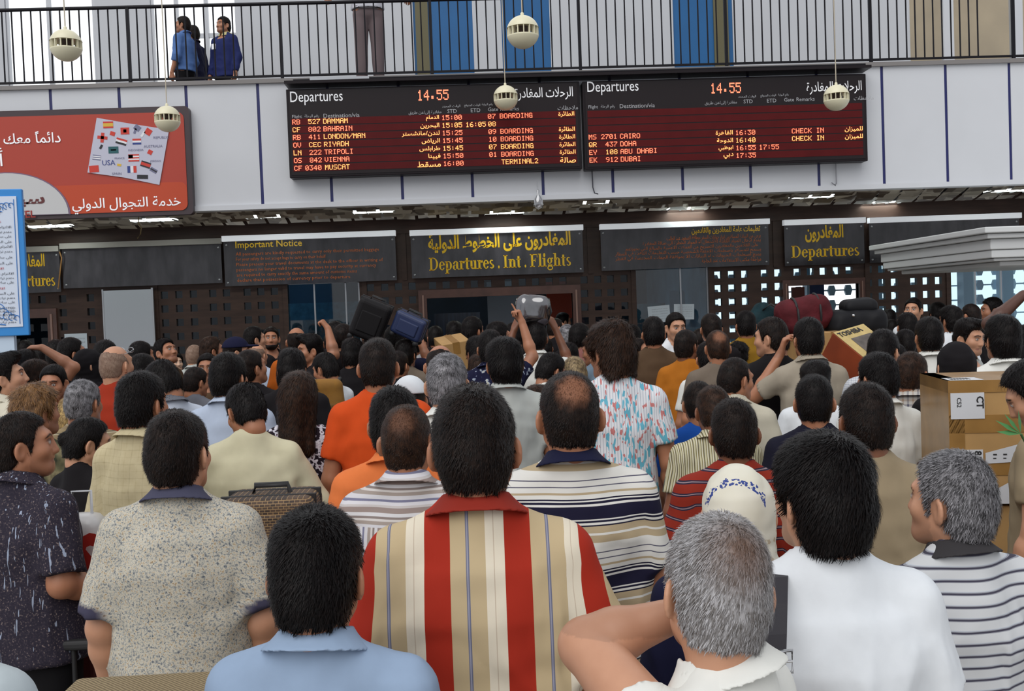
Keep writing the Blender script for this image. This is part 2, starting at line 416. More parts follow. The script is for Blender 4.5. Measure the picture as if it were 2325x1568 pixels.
def hair_cut(q, sty):
    t, top, lf, la, nape, crown, back = HAIR[sty]
    zl = np.interp(q[:, 1] + back * np.clip((q[:, 2] - 1.64) / .05, 0, 1), [-.2, -.055, -.028, -.004, .018, .027, .040, .066, .2], [1.548 + nape, 1.552 + nape, 1.575 + nape * .4, 1.612, 1.602, 1.626, 1.690, 1.722, 1.83]).astype(np.float32)
    zl += .004 * pn(q, 160, 3)
    c = zl - q[:, 2] + .011 * np.clip((np.abs(q[:, 0]) - .022) / .035, 0, 1) * np.clip((q[:, 1] - .03) / .02, 0, 1)
    if crown: c = np.maximum(c * .7, (crown - np.sqrt(((q - np.array([0, -.108 if crown < .06 else -.02, 1.700 if crown < .06 else 1.745], np.float32)) ** 2).sum(1)) + .006 * pn(q, 120, 5) + (.012 * pn(q, 260, 6) if crown < .06 else 0)) * .8)
    return c
def f_hair(q, sty, seed=1):
    t, top, lf, la, nape, crown, back = HAIR[sty]
    u = np.clip((q[:, 2] - 1.66) / .08, 0, 1)
    d = smin(el(q, (0, -.017, 1.655), (.076, .097, .096)), rc(q, (0, -.045, 1.54), (0, -.055, 1.60), .054, .055), .04)
    d = d - t - top * u
    if sty == 'quiff': d = smin(d, el(q, (0, .055, 1.765), (.05, .04, .022)), .03)
    d = smax(d, hair_cut(q, sty) * .8, .008)
    if sty not in ('long', 'bob'):
        for s in (-1, 1): d = smax(d, -el(q, (s * .092, -.012, 1.618), (.034, .030, .040)), .008)
    if sty == 'long':
        d = smin(d, rc(q, (0, -.075, 1.64), (0, -.125, 1.34), .078, .050), .05); d = smin(d, rc(q, (.055, -.06, 1.62), (.07, -.10, 1.36), .045, .03), .03); d = smin(d, rc(q, (-.055, -.06, 1.62), (-.06, -.11, 1.33), .045, .03), .03)
    if sty == 'bob':
        for s in (-1, 1): d = smin(d, rc(q, (s * .068, -.03, 1.65), (s * .072, -.025, 1.52), .030, .020), .02)
        d = smin(d, rc(q, (0, -.085, 1.62), (0, -.095, 1.50), .055, .045), .04)
    if sty == 'tied': d = smin(d, el(q, (0, -.128, 1.64), (.03, .03, .034)), .02)
    d = d + la * pn(q, lf, seed)
    if sty in ('wavy', 'curly', 'full'): d = d + la * .5 * pn(q, lf * 2.1, seed + 7)
    return d
def make_hair(key):
    sty, h, strands, seed = key
    lo, hi = (-.125, -.19, 1.27 if sty == 'long' else 1.45), (.125, .13, 1.82)
    V, Q = mesh_sdf(lambda p: f_hair(p, sty, seed), lo, hi, h)
    # keep only the outer shell the head does not hide
    keep = f_head(V) > -.010
    km = keep[Q].all(1); Q = Q[km]
    used, inv = np.unique(Q, return_inverse=True); V = V[used]; Q = inv.reshape(-1, 4).astype(np.int32)
    rnd = .5 + .5 * pn(V, 150, 2)
    def thin(p):                                             # scalp showing through at the crown
        if sty not in ('crown', 'thin'): return np.zeros(len(p), np.float32)
        d = np.sqrt(((p - np.array([.004, -.108, 1.708], np.float32)) ** 2).sum(1)) + .010 * pn(p, 160, 6)
        return np.clip((.062 - d) / .034, 0, 1) * (.85 if sty == 'crown' else .35)
    th = thin(V)
    if strands:
        r = np.random.RandomState(seed)
        e = .002
        tri = V[Q[r.randint(0, len(Q), strands)]]
        wts = r.dirichlet((1, 1, 1, 1), strands).astype(np.float32)
        p = (tri * wts[:, :, None]).sum(1)
        g = np.stack([f_hair(p + np.eye(3, dtype=np.float32)[i] * e, sty, seed) - f_hair(p - np.eye(3, dtype=np.float32)[i] * e, sty, seed) for i in range(3)], 1)
        nrm = g / np.maximum(np.linalg.norm(g, axis=1, keepdims=True), 1e-6)
        rad = p - np.array([.012, -.062, 1.765], np.float32)
        fl = rad * np.array([1, 1, 1.0], np.float32) + np.cross(rad, nrm) * .35 + np.array([0, .0, -.03], np.float32)
        fl += r.normal(size=fl.shape).astype(np.float32) * .012 * (2.2 if sty in ('wavy', 'curly') else 1)
        fl -= nrm * (fl * nrm).sum(1, keepdims=True)
        fl /= np.maximum(np.linalg.norm(fl, axis=1, keepdims=True), 1e-6)
        t = HAIR[sty][0]; L = (np.clip(t * 1.25, .007, .030) * r.uniform(.6, 1.3, strands))[:, None].astype(np.float32)
        L = L * (1 - .55 * thin(p))[:, None]
        lift = r.uniform(.10, .55, strands)[:, None].astype(np.float32) * (.8 if t > .012 else 1.1)
        sd = np.cross(fl, nrm); wd = (.0008 if t < .012 else .0011)
        a = p - nrm * .002; b = p + fl * L * .55 + nrm * L * .55 * lift; c = p + fl * L + nrm * L * (lift * .75)
        SV = np.stack([a - sd * wd, a + sd * wd, b + sd * wd * .8, b - sd * wd * .8, c + sd * wd * .2, c - sd * wd * .2], 1).reshape(-1, 3)
        base = np.arange(strands)[:, None] * 6 + len(V)
        SQ = np.concatenate([base + [0, 1, 2, 3], base + [3, 2, 4, 5]]).astype(np.int32)
        V = np.concatenate([V, SV]); Q = np.concatenate([Q, SQ]); rnd = np.concatenate([rnd, r.rand(strands).repeat(6)]); th = np.concatenate([th, (thin(p) * .55).repeat(6)])
    return to_mesh('hair', V, Q, {'rnd': ('FLOAT', rnd), 'thin': ('FLOAT', th)})

def make_beard(key):
    h, = key
    def f(q):
        d = f_head(q) - .004
        c = np.maximum(q[:, 2] - np.interp(q[:, 1], [0, .03, .06, .2], [1.62, 1.592, 1.572, 1.562]), .012 - q[:, 1])
        return smax(d, c * .8, .006)
    V, Q = mesh_sdf(f, (-.09, -.02, 1.50), (.09, .12, 1.64), h)
    return to_mesh('beard', V, Q, {'rnd': ('FLOAT', .5 + .5 * pn(V, 150, 2))})

def make_scarf(key):
    """Headscarf: wraps skull, cheeks and neck, falls on the shoulders, open over the face."""
    h, cap = key
    def f(q):
        if cap == 'skullcap':
            d = el(q, (0, -.018, 1.656), (.099, .121, .118)); return smax(d, 1.672 + .06 * (-q[:, 1] * .3) - q[:, 2], .006)
        if cap == 'baseball':
            d = el(q, (0, -.016, 1.660), (.099, .120, .116)); d = smax(d, 1.680 - q[:, 2], .008)
            br = el(q, (0, .115, 1.690), (.072, .075, .010)); return smin(d, br, .012)
        d = el(q, (0, -.022, 1.655), (.094, .118, .112))
        d = smin(d, el(q, (0, .018, 1.575), (.078, .082, .095)), .04)
        d = smin(d, rc(q, (0, -.03, 1.56), (0, -.03, 1.46), .088, .115), .05)
        d = smin(d, el(q, (0, -.04, 1.425), (.165, .115, .07)), .06)
        d = smax(d, 1.385 - q[:, 2], .02)
        d = d + .005 * pn(q * np.array([1, 1, .6], np.float32), 45, 4) + .003 * pn(q, 90, 8)
        d = smax(d, -el(q, (0, .13, 1.625), (.056, .085, .080)), .012)
        return d
    lo, hi = ((-.2, -.2, 1.36), (.2, .2, 1.79)) if not cap else ((-.12, -.16, 1.63), (.12, .21, 1.80))
    V, Q = mesh_sdf(f, lo, hi, h)
    return to_mesh('headscarf' if not cap else 'cap', V, Q, {'guv': ('FLOAT_VECTOR', V)})

SLEEVE = {'short': (.66, .064, .064), 'wideshort': (.84, .068, .080), 'long': (9, .066, .058), 'rolled': (1.35, .068, .060), 'none': (0, 0, 0), 'cap': (.42, .068, .064)}
def make_shirt(key):
    la, ra, sl, fat, hem, neck, h, seed = key
    arms = [arm_pts(la, -1), arm_pts(ra, 1)]; tt, r0, r1 = SLEEVE[sl]; fx = 1 + .16 * fat
    def sleeve(p, A):
        sh, e, w = A[:3]
        d = rc(p, sh, e, r0, r1)
        u = (e - sh) / np.linalg.norm(e - sh)
        if tt <= 1:
            return smax(d, (p - sh) @ u - tt * np.linalg.norm(e - sh), .006)
        u2 = (w - e) / np.linalg.norm(w - e); L2 = np.linalg.norm(w - e) * (.94 if tt > 2 else tt - 1)
        return smin(d, smax(rc(p, e, w, r1, r1 - (.014 if tt > 2 else .004)), (p - e) @ u2 - L2, .006), .03)
    zz = [.75, hem, 1.0, 1.15, 1.30, 1.40, 1.47]
    rx = np.array([.202, .200, .190, .182, .186, .174, .12]) * fx; ry = np.array([.160, .158, .148, .138, .138, .116, .07]) * fx
    def body(p):
        ax = np.interp(p[:, 2], zz, rx).astype(np.float32); ay = np.interp(p[:, 2], zz, ry).astype(np.float32)
        yo = p[:, 1] + .004
        d = (np.sqrt((p[:, 0] / ax) ** 2 + (yo / ay) ** 2) - 1) * np.minimum(ax, ay) * .9
        d = smax(d, p[:, 2] - 1.44, .07)
        for s in (-1, 1): d = smin(d, rc(p, (s * .04, -.030, 1.474), (s * .160, -.016, 1.418), .056, .058 if sl != 'none' else .05), .05)
        return smin(d, rc(p, (0, -.040, 1.40), (0, -.030, 1.497), .088, .070), .04)
    def fold(p):
        w = np.array([1, 1, .45], np.float32)
        am = 1.0 if h > .010 else 1.5
        d = am * .0045 * pn(p * w, 30, seed) + .0030 * pn(p * np.array([.8, .8, 1.2], np.float32), 52, seed + 3)
        r_ = 1 - np.abs(pn(p * np.array([1.0, 1.0, .7], np.float32), 17, seed + 5)) * 3
        r2_ = 1 - np.abs(pn(p * np.array([1.2, 1.0, .35], np.float32) + np.array([0, 0, .02], np.float32), 24, seed + 9)) * 4
        return d - am * (.007 * np.clip(r_, 0, 1) + .005 * np.clip(r2_, 0, 1)) * np.clip((1.40 - p[:, 2]) / .12, 0, 1)
    def f(P):
        D = np.full(len(P), 1, np.float32)
        m = inside(P, (-.45, -.32, .7), (.45, .32, 1.62)); D[m] = body(P[m])
        if sl != 'none':
            for A in arms:
                lo = np.minimum(np.minimum(A[0], A[1]), A[2]) - .17; hi = np.maximum(np.maximum(A[0], A[1]), A[2]) + .17
                m = inside(P, lo, hi); D[m] = smin(D[m], sleeve(P[m], A), .030)
        D = D + fold(P)
        D = smax(D, hem - P[:, 2], .008)
        # neck opening
        if neck == 'crew': nk = rc(P, (0, .005, 1.492), (0, .02, 1.60), .072, .085)
        elif neck == 'vee': nk = np.minimum(rc(P, (0, .02, 1.488), (0, .04, 1.60), .080, .10), rc(P, (0, .12, 1.40), (0, .10, 1.60), .03, .09))
        elif neck == 'scoop': nk = np.minimum(rc(P, (0, -.02, 1.478), (0, .02, 1.60), .105, .12), rc(P, (0, .13, 1.41), (0, .10, 1.60), .05, .09))
        else: nk = rc(P, (0, .005, 1.505), (0, .02, 1.62), .064, .08)
        return smax(D, -nk, .006)
    ex = [a[1] for a in arms] + ([a[2] for a in arms] if tt > 1 else [])
    lo = np.minimum(np.min(ex, 0) - .10, (-.27 * fx, -.2 * fx, hem - .03)); hi = np.maximum(np.max(ex, 0) + .10, (.27 * fx, .2 * fx, 1.56))
    V, Q = mesh_sdf(f, lo, hi, h)
    guv = V.copy(); db = body(V); cuff = np.zeros(len(V), np.float32)
    if sl != 'none':
        for A, s in zip(arms, (-1, 1)):
            dsl = sleeve(V, A); w = np.clip((db - dsl) / .03, 0, 1)[:, None]
            sh, e, wv = A[:3]; u = (e - sh) / np.linalg.norm(e - sh); L = np.linalg.norm(e - sh)
            lat = np.cross(u, [0, 1, 0]); lat /= np.linalg.norm(lat); lat *= np.sign(lat[0] + 1e-6)
            a = (V - sh) @ u
            g = np.stack([s * .20 + (V - sh) @ lat, V[:, 1], 1.43 - a], 1)
            guv = guv * (1 - w) + g * w
            if tt <= 1: cuff = np.maximum(cuff, w[:, 0] * np.clip((a - (tt * L - .028)) / .003, 0, 1))
    return to_mesh('shirt', V, Q, {'guv': ('FLOAT_VECTOR', guv), 'cuff': ('FLOAT', cuff)})

def make_collar(key):
    """Folded shirt collar: a band that stands round the neck, flares out at its lower edge and is open in front."""
    h, hgt = key
    def f(P):
        q = P - np.array([0, -.024, 1.515], np.float32)
        a = math.radians(-17); c, s = math.cos(a), math.sin(a)
        y = q[:, 1] * c + q[:, 2] * s; z = -q[:, 1] * s + q[:, 2] * c; x = q[:, 0]
        ang = np.arctan2(y, x)
        v = np.clip((hgt - z) / (2 * hgt), 0, 1)
        rx, ry = .067 + .040 * v ** 1.4, .070 + .034 * v ** 1.4
        d = (np.sqrt((x / rx) ** 2 + (y / ry) ** 2) - 1) * .07
        d = np.abs(d) - .0042
        d = smax(d, np.abs(z) - hgt, .006)
        gap = .02 - np.hypot(x * 1.0, (y - .085) * .5)
        return smax(d, gap, .004)
    V, Q = mesh_sdf(f, (-.15, -.18, 1.40), (.15, .13, 1.62), h)
    return to_mesh('collar', V, Q, {'guv': ('FLOAT_VECTOR', V)})

def make_trousers(key):
    fat, h = key; fx = 1 + .16 * fat
    def f(P):
        d = el(P, (0, -.010, .91), (.172 * fx, .128 * fx, .13))
        for s in (-1, 1):
            d = smin(d, rc(P, (s * .092 * fx, -.005, .87), (s * .104, .0, .10), .094 * fx, .068), .035)
        d = d + .005 * pn(P * np.array([1, 1, .6], np.float32), 26, 9)
        return smax(smax(d, .05 - P[:, 2], .006), P[:, 2] - .975, .02)
    V, Q = mesh_sdf(f, (-.26 * fx, -.2 * fx, .02), (.26 * fx, .2 * fx, 1.05), h)
    return to_mesh('trousers', V, Q, {'guv': ('FLOAT_VECTOR', V)})

def make_shoe(key):
    s, h = key
    def f(P):
        d = smin(rc(P, (s * .10, -.055, .045), (s * .121, .145, .036), .047, .038), rc(P, (s * .10, -.04, .05), (s * .10, -.03, .10), .046, .044), .03)
        return smax(d, .002 - P[:, 2], .004)
    V, Q = mesh_sdf(f, (s * .1 - .08, -.13, -.01), (s * .1 + .1, .2, .16), h)
    return to_mesh('shoe', V, Q)

_cache = {}
def cached(fn, *key):
    k = (fn.__name__,) + key
    if k not in _cache: _cache[k] = fn(key)
    return _cache[k]

# ------------------------------------------------------------------ the hall: floor, balcony, wall with pierced panels
YF, YW, YU = 13.0, 15.5, 18.0                                # balcony front, wall under it, wall of the upper floor
ZF = at(1162, 170, YF).z - .01; ZB = at(1162, 455, YF).z       # balcony floor level, underside
XL, XR = -10.5, 10.5
M_white = pmat('painted_panel', srgb(204, 206, 210), .5, noise=.03, nscale=1.2)
M_blueseam = pmat('blue_joint', srgb(22, 28, 92), .4)
M_brown = pmat('brown_wood', (.050, .027, .020), .5, spec=.3, noise=.25, nscale=3, stretch=(1, 1, 6))
M_brownframe = pmat('brown_frame', (.085, .036, .026), .35, noise=.2, nscale=8)
M_black = pmat('black_metal', (.008, .007, .010), .45, spec=.2)
M_floor = pmat('floor_tiles', srgb(150, 145, 138), .35, noise=.15, nscale=3)
M_alu = pmat('grey_aluminium', srgb(170, 172, 176), .35, .7)
M_grey = pmat('grey_paint', srgb(168, 170, 176), .55)
M_blue = pmat('blue_door_paint', srgb(16, 92, 148), .4, noise=.06, nscale=2)
M_bronze = pmat('door_edge', srgb(98, 92, 62), .5)
M_slat = bpy.data.materials.new('soffit_slat'); _nt, _b = nodes(M_slat); _b.inputs['Roughness'].default_value = .35; _b.inputs['Metallic'].default_value = .25
_tc = _nt.nodes.new('ShaderNodeTexCoord'); _vo = _nt.nodes.new('ShaderNodeTexVoronoi'); _vo.inputs['Scale'].default_value = 3.6; _nt.links.new(_tc.outputs['Object'], _vo.inputs['Vector'])
_cr = _nt.nodes.new('ShaderNodeValToRGB'); _sp = _nt.nodes.new('ShaderNodeSeparateXYZ'); _nt.links.new(_vo.outputs['Color'], _sp.inputs[0]); _nt.links.new(_sp.outputs[0], _cr.inputs[0]); _nt.links.new(_cr.outputs[0], _b.inputs['Base Color'])
for _e, _p, _c in zip(_cr.color_ramp.elements, (.15, .9), ((96, 84, 72), (206, 198, 182))): _e.position = _p; _e.color = (*srgb(*_c), 1)
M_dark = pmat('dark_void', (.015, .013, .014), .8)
M_glow = pmat('lamp_diffuser', (.93, 1.0, .95), .5, emit=4.0)
M_glass = glass('clear_glass', (.62, .84, .92), .05); M_pane = glass('small_pane', (.66, .86, .95), 0)
M_sign = pmat('dark_acrylic', (.034, .031, .036), .14, noise=.5, nscale=2.2, stretch=(3, 1, 1))
M_gold = pmat('gold_letters', srgb(214, 172, 24), .4, emit=.10)
M_orange = pmat('orange_letters', srgb(190, 96, 28), .5, emit=.05)

fl = MB().box((-14, -4, -.2), (14, 24, 0)).build('floor', M_floor); structure(fl)
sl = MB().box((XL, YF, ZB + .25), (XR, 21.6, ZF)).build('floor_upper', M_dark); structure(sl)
# balcony front: white boards with blue joints
mb = MB(); js = []
for px, yy in ((117, 226), (272, 216), (430, 346), (592, 336), (754, 440), (914, 430), (1073, 430), (1233, 430), (1391, 420), (1549, 415), (1703, 410), (1858, 410), (2003, 300), (2147, 292), (2291, 290)): js.append(at(px, yy, YF).x)
js = [js[0] - .862 * k for k in range(5, 0, -1)] + js + [js[-1] + .80 * k for k in range(1, 5)]
for a, b in zip(js[:-1], js[1:]): mb.box((a + .018, YF - .03, ZB + .05), (b - .018, YF + .12, ZF - .02))
fr = mb.build('wall_balcony_front', M_white); structure(fr)
mb = MB()
for a in js: mb.box((a - .017, YF - .022, ZB + .05), (a + .017, YF + .1, ZF - .02))
structure(mb.build('trim_1', M_blueseam))
structure(MB().box((js[0], YF - .06, ZB - .01), (js[-1], YF + .13, ZB + .05)).build('trim_2', M_white))
structure(MB().box((js[0], YF - .07, ZF - .02), (js[-1], YF + .15, ZF + .03)).build('trim_3', pmat('floor_edge', srgb(126, 122, 120), .5)))

# soffit of hanging metal louvre tiles under a dark slab
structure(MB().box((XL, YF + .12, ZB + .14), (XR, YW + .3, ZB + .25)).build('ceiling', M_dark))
rs = random.Random(4); mb = MB(); tw, td = .30, .42
LAMPS = [(120, 517, 0), (350, 503, 0), (605, 495, 0), (850, 484, 0), (1145, 486, 1), (1355, 463, 0), (1560, 477, 1), (1840, 450, 0), (1995, 464, 1), (2290, 436, 0)]
LP = []
for px, py, k in LAMPS: LP.append(at_z(px, py, ZB + .02))
ny = int((YW - YF - .15) / td)
for j in range(ny):
    for i in range(int((XR - XL) / tw)):
        x, y = XL + (i + .5 * (j % 2)) * tw, YF + .16 + j * td
        if any(abs(x + tw / 2 - p.x) < .34 and abs(y + td / 2 - p.y) < .20 for p in LP): continue
        t = .062 + rs.uniform(-.02, .02); u = rs.uniform(-.012, .012)
        mb.add([(x + .022, y, ZB + .03 + t), (x + tw - .022, y, ZB + .03 + t + u), (x + tw - .022, y + td - .11, ZB + .01 + u), (x + .022, y + td - .11, ZB + .01)], [(0, 1, 2, 3)])
structure(mb.build('ceiling_louvres', M_slat))
for (px, py, k), p in zip(LAMPS, LP):
    side = 'far' if k else 'near'
    e = tag(empty('ceiling_light', (p.x, p.y, ZB + .05)), '', 'light', 'fluorescent lights in the louvred soffit')
    MB().box((-.30, -.17, .0), (.30, .17, .06)).build('housing', M_alu, e)
    MB().box((-.28, -.15, -.012), (.28, .15, .0)).build('diffuser', M_glow, e)
    m = MB()
    for q in range(4): m.box((-.28 + q * .185, -.15, -.03), (-.272 + q * .185, .15, -.012))
    m.build('louvre_blades', M_alu, e)
    e['label'] = {120: 'greenish white light in the soffit nearest the left notice board', 350: 'fluorescent light in the soffit below the right half of the red billboard', 605: 'fluorescent light in the soffit above the English notice sign', 850: 'fluorescent light in the soffit below the left end of the first departures board',
                  1145: 'dim fluorescent light in the back row of the soffit above the Int Flights sign', 1355: 'bright fluorescent light in the soffit near the hanging plastic bag', 1560: 'back row fluorescent light in the soffit above the Arabic notice sign', 1840: 'long bright fluorescent light in the soffit below the right departures board',
                  1995: 'back row fluorescent light in the soffit above the wide blank sign', 2290: 'fluorescent light in the soffit at the far right edge'}[px]
    L = bpy.data.objects.new('lamp_glow', bpy.data.lights.new('lamp_glow', 'AREA')); COL.objects.link(L); L.parent = e; L.location = (0, 0, -.05)
    L.data.shape = 'RECTANGLE'; L.data.size = .55; L.data.size_y = .3; L.data.energy = 5; L.data.color = (.9, 1, .93)

# wall under the balcony, pierced with square openings, doors and glazed windows
def X(px, py): return at(px, py, YW).x
row_z = [at(1162, 641, YW).z - .201 * k for k in range(10)]
cols_l = [30, 62, 95, 142, 205] + [373, 406, 439, 483, 514, 561, 592, 623]
cols_c = [841, 873.5, 904.5, 935.5]; cols_d = [982, 1013, 1046, 1077, 1107.5, 1154, 1186, 1216, 1247, 1278]; cols_m = [1326, 1357, 1386, 1417]
cols_r = [1630, 1661, 1691, 1735.6, 1766]; cols_rd = [1810, 1840, 1869, 1899, 1928]; cols_rr = [1971.6, 2001.6, 2030, 2074, 2102, 2130]
HS = .052; holes = []; sq = []
def yrow(px): return 641 - (px - 1162) * .0355
def add_cols(cols, rows):
    for c in cols:
        x = X(c, yrow(c))
        for r in rows: holes.append((x - HS, x + HS, row_z[r] - HS, row_z[r] + HS)); sq.append((x, row_z[r]))
add_cols(cols_l, range(10)); add_cols(cols_c, range(10)); add_cols(cols_d, [0]); add_cols(cols_m, range(10)); add_cols(cols_r, range(10)); add_cols(cols_rd, [0]); add_cols(cols_rr, range(10))
zt = at(1140, 671, YW).z
DOORS = [(X(970, 700), X(1300, 690), 0, zt), (X(1789, 680), X(1950, 680), 0, at(1870, 646, YW).z), (X(20, 760), X(112, 760), 0, at(80, 722, YW).z)]
wz1, wz0 = at(735, 640, YW).z, .9
WINS = [(X(648, 700), X(818, 700), wz0, wz1), (X(1440, 680), X(1610, 680), wz0, at(1525, 603, YW).z), (X(2156, 660), X(2335, 660), .4, at(2240, 600, YW).z)]
def pierced(x0, x1, z0, z1, holes, y, th):
    xs = sorted({x0, x1, *[h[0] for h in holes], *[h[1] for h in holes]}); zs = sorted({z0, z1, *[h[2] for h in holes], *[h[3] for h in holes]})
    xs = [x for x in xs if x0 <= x <= x1]; zs = [z for z in zs if z0 <= z <= z1]
    nx, nz = len(xs) - 1, len(zs) - 1
    H = np.zeros((nx, nz), bool); cx = (np.array(xs[:-1]) + xs[1:]) / 2; cz = (np.array(zs[:-1]) + zs[1:]) / 2
    for h in holes: H |= ((cx > h[0]) & (cx < h[1]))[:, None] & ((cz > h[2]) & (cz < h[3]))[None]
    m = MB(); n1 = nz + 1
    m.v = [(x, y, z) for x in xs for z in zs] + [(x, y + th, z) for x in xs for z in zs]; o = len(xs) * n1
    V = lambda i, j: i * n1 + j
    S = lambda i, j: 0 <= i < nx and 0 <= j < nz and not H[i, j]
    for i in range(nx):
        for j in range(nz):
            if H[i, j]: continue
            a, b, c, d = V(i, j), V(i + 1, j), V(i + 1, j + 1), V(i, j + 1)
            m.f += [(a, b, c, d), (d + o, c + o, b + o, a + o)]
            for (ii, jj), (p, q) in (((i - 1, j), (d, a)), ((i + 1, j), (b, c)), ((i, j - 1), (a, b)), ((i, j + 1), (c, d))):
                if not S(ii, jj): m.f.append((q, p, p + o, q + o))
    m.smooth = [False] * len(m.f); return m
structure(pierced(XL, XR, 0, ZB + .2, holes + DOORS + WINS, YW, .09).build('wall_back', M_brown))
for k, px in enumerate((350, 645, 825, 918, 1340, 1437, 1613, 1761, 1968, 2152)):      # posts and rails of the panelling
    x = X(px, 600); z0 = at(px, 640 - (px - 1162) * .036, YW).z + .08 if px in (918, 1340, 1761) else 0
    structure(MB().box((x - .035, YW - .02, z0), (x + .035, YW + .001, ZB + .1)).build('trim_%d' % (k + 4), M_brown))
structure(MB().box((XL, YW - .035, ZB - .17), (XR, YW - .002, ZB + .12)).build('trim_20', M_brown))
# panes behind the small squares: one pane per opening column group
m = MB()
for x, z in sq: m.add([(x - HS, YW + .045, z - HS), (x + HS, YW + .045, z - HS), (x + HS, YW + .045, z + HS), (x - HS, YW + .045, z + HS)], [(0, 1, 2, 3)])
structure(m.build('window_panes', M_pane))
for k, (x0, x1, z0, z1) in enumerate(WINS):
    w = structure(MB().add([(x0, YW + .05, z0), (x1, YW + .05, z0), (x1, YW + .05, z1), (x0, YW + .05, z1)], [(0, 1, 2, 3)]).build('window_%d' % (k + 1), M_glass))
    f = MB(); t = .022
    for xx in ([x0, x1 - t] + ([x0 + (x1 - x0) * .38, x0 + (x1 - x0) * .80] if k == 0 else [x0 + (x1 - x0) * .62] if k == 1 else [x0 + (x1 - x0) * .33, x0 + (x1 - x0) * .66])): f.box((xx, YW + .03, z0), (xx + t, YW + .07, z1))
    f.box((x0, YW + .03, z1 - t), (x1, YW + .07, z1)); f.build('window_frame', M_alu, w)
# door frames
for k, ((x0, x1, z0, z1), t) in enumerate(zip(DOORS, (.12, .085, .13))):
    d = structure(MB().box((x0 - t, YW - .05, 0), (x0, YW + .12, z1 + t)).box((x1, YW - .05, 0), (x1 + t, YW + .12, z1 + t)).box((x0, YW - .05, z1), (x1, YW + .12, z1 + t)).build('door_%d' % (k + 1), M_brownframe))
    MB().box((x0 - t * .55, YW - .065, 0), (x0 - t * .35, YW - .049, z1 + t * .4)).box((x1 + t * .35, YW - .065, 0), (x1 + t * .55, YW - .049, z1 + t * .4)).build('door_moulding', pmat('moulding', srgb(140, 108, 96), .35), d)

# what the openings show: a dim departures room on the left, bright lattice yard on the right
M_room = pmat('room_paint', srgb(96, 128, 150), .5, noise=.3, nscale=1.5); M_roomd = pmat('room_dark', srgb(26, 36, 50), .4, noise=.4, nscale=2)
xr = X(1600, 600)
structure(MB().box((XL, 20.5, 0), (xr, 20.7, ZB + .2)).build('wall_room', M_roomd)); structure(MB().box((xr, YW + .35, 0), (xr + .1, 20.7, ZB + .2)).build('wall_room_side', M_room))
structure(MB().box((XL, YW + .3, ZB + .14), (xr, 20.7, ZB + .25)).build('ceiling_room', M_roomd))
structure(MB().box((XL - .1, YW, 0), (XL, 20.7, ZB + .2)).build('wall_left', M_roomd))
for i, (x, y) in enumerate(((-3.2, 17.5), (-.9, 18.2), (1.3, 17.4), (-6.3, 18))):  # tube lights added in the back room for a bluish fill
    e = tag(empty('ceiling_light', (x, y, ZB + .1)), ('added fill tube light inside the dim room behind the left glass panes', 'added fill tube light inside the room behind the double doorway', 'added fill tube light inside the room behind the middle glass window', 'added fill tube light inside the room behind the far left wall')[i], 'light', 'fill lights added in the room behind the wall')
    MB().box((-.6, -.06, 0), (.6, .06, .05)).build('housing', M_alu, e); MB().box((-.58, -.045, -.03), (.58, .045, 0)).build('tube', pmat('tube_white', (.85, .95, 1), .5, emit=3), e)
    L = bpy.data.objects.new('lamp_glow', bpy.data.lights.new('lamp_glow', 'AREA')); COL.objects.link(L); L.parent = e; L.location = (0, 0, -.05); L.data.size = .6; L.data.energy = 9; L.data.color = (.75, .92, 1)
# furnishing of the room
def slab(name, p0, p1, y, mat, th=.05):
    a, b = at(*p0, y), at(*p1, y); return structure(MB().box((min(a.x, b.x), y, min(a.z, b.z)), (max(a.x, b.x), y + th, max(a.z, b.z))).build(name, mat))
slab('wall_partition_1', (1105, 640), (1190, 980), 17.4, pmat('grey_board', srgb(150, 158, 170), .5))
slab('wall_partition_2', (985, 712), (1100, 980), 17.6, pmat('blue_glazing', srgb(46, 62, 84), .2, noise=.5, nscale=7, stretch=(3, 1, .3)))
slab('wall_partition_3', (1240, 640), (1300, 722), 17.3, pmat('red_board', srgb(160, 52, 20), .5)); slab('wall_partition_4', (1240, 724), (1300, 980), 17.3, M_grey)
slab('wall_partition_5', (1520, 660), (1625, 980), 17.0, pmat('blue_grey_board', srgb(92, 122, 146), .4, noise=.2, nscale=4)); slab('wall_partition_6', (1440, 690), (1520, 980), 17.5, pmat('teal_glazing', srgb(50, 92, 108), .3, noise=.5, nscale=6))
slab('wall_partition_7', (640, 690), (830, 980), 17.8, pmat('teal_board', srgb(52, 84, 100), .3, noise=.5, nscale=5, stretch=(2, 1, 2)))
# lattice of the yard: panels with hexagonal openings between broad blue-grey columns
M_conc = pmat('pale_lattice', srgb(196, 222, 236), .6); m = MB(); y = 18.6
p0 = at(1615, 600, y); p1 = at(2420, 600, y)
for j in range(9):
    for i in range(26):
        x = p0.x + .3 * i; z = 1.2 + .26 * j
        if x > p1.x: continue
        m.prism([(x + .02, z + .02), (x + .10, z + .02), (x + .13, z + .11), (x + .10, z + .20), (x + .02, z + .20), (x - .01, z + .11)], y, y + .06)
        m.prism([(x + .10, z + .10), (x + .31, z + .10), (x + .31, z + .125), (x + .10, z + .125)], y + .01, y + .05)
structure(m.build('wall_lattice', M_conc))
for k, (a, b) in enumerate(((1700, 1722), (1830, 1850), (1985, 2012), (2186, 2219), (2276, 2309))):
    slab('trim_%d' % (k + 21), (a, 560), (b, 1000), 18.2, pmat('column_blue', srgb(150, 196, 224), .5), .25)
slab('wall_yard', (1500, 800), (2600, 1000), 19.4, pmat('yard_wall', srgb(150, 165, 180), .6), .1)
e = slab('trim_26', (1838, 640), (1878, 900), 16.6, pmat('blue_screen', srgb(44, 64, 110), .5)); e = slab('trim_27', (1798, 652), (1828, 700), 16.4, pmat('rust_frame', srgb(120, 60, 50), .5))

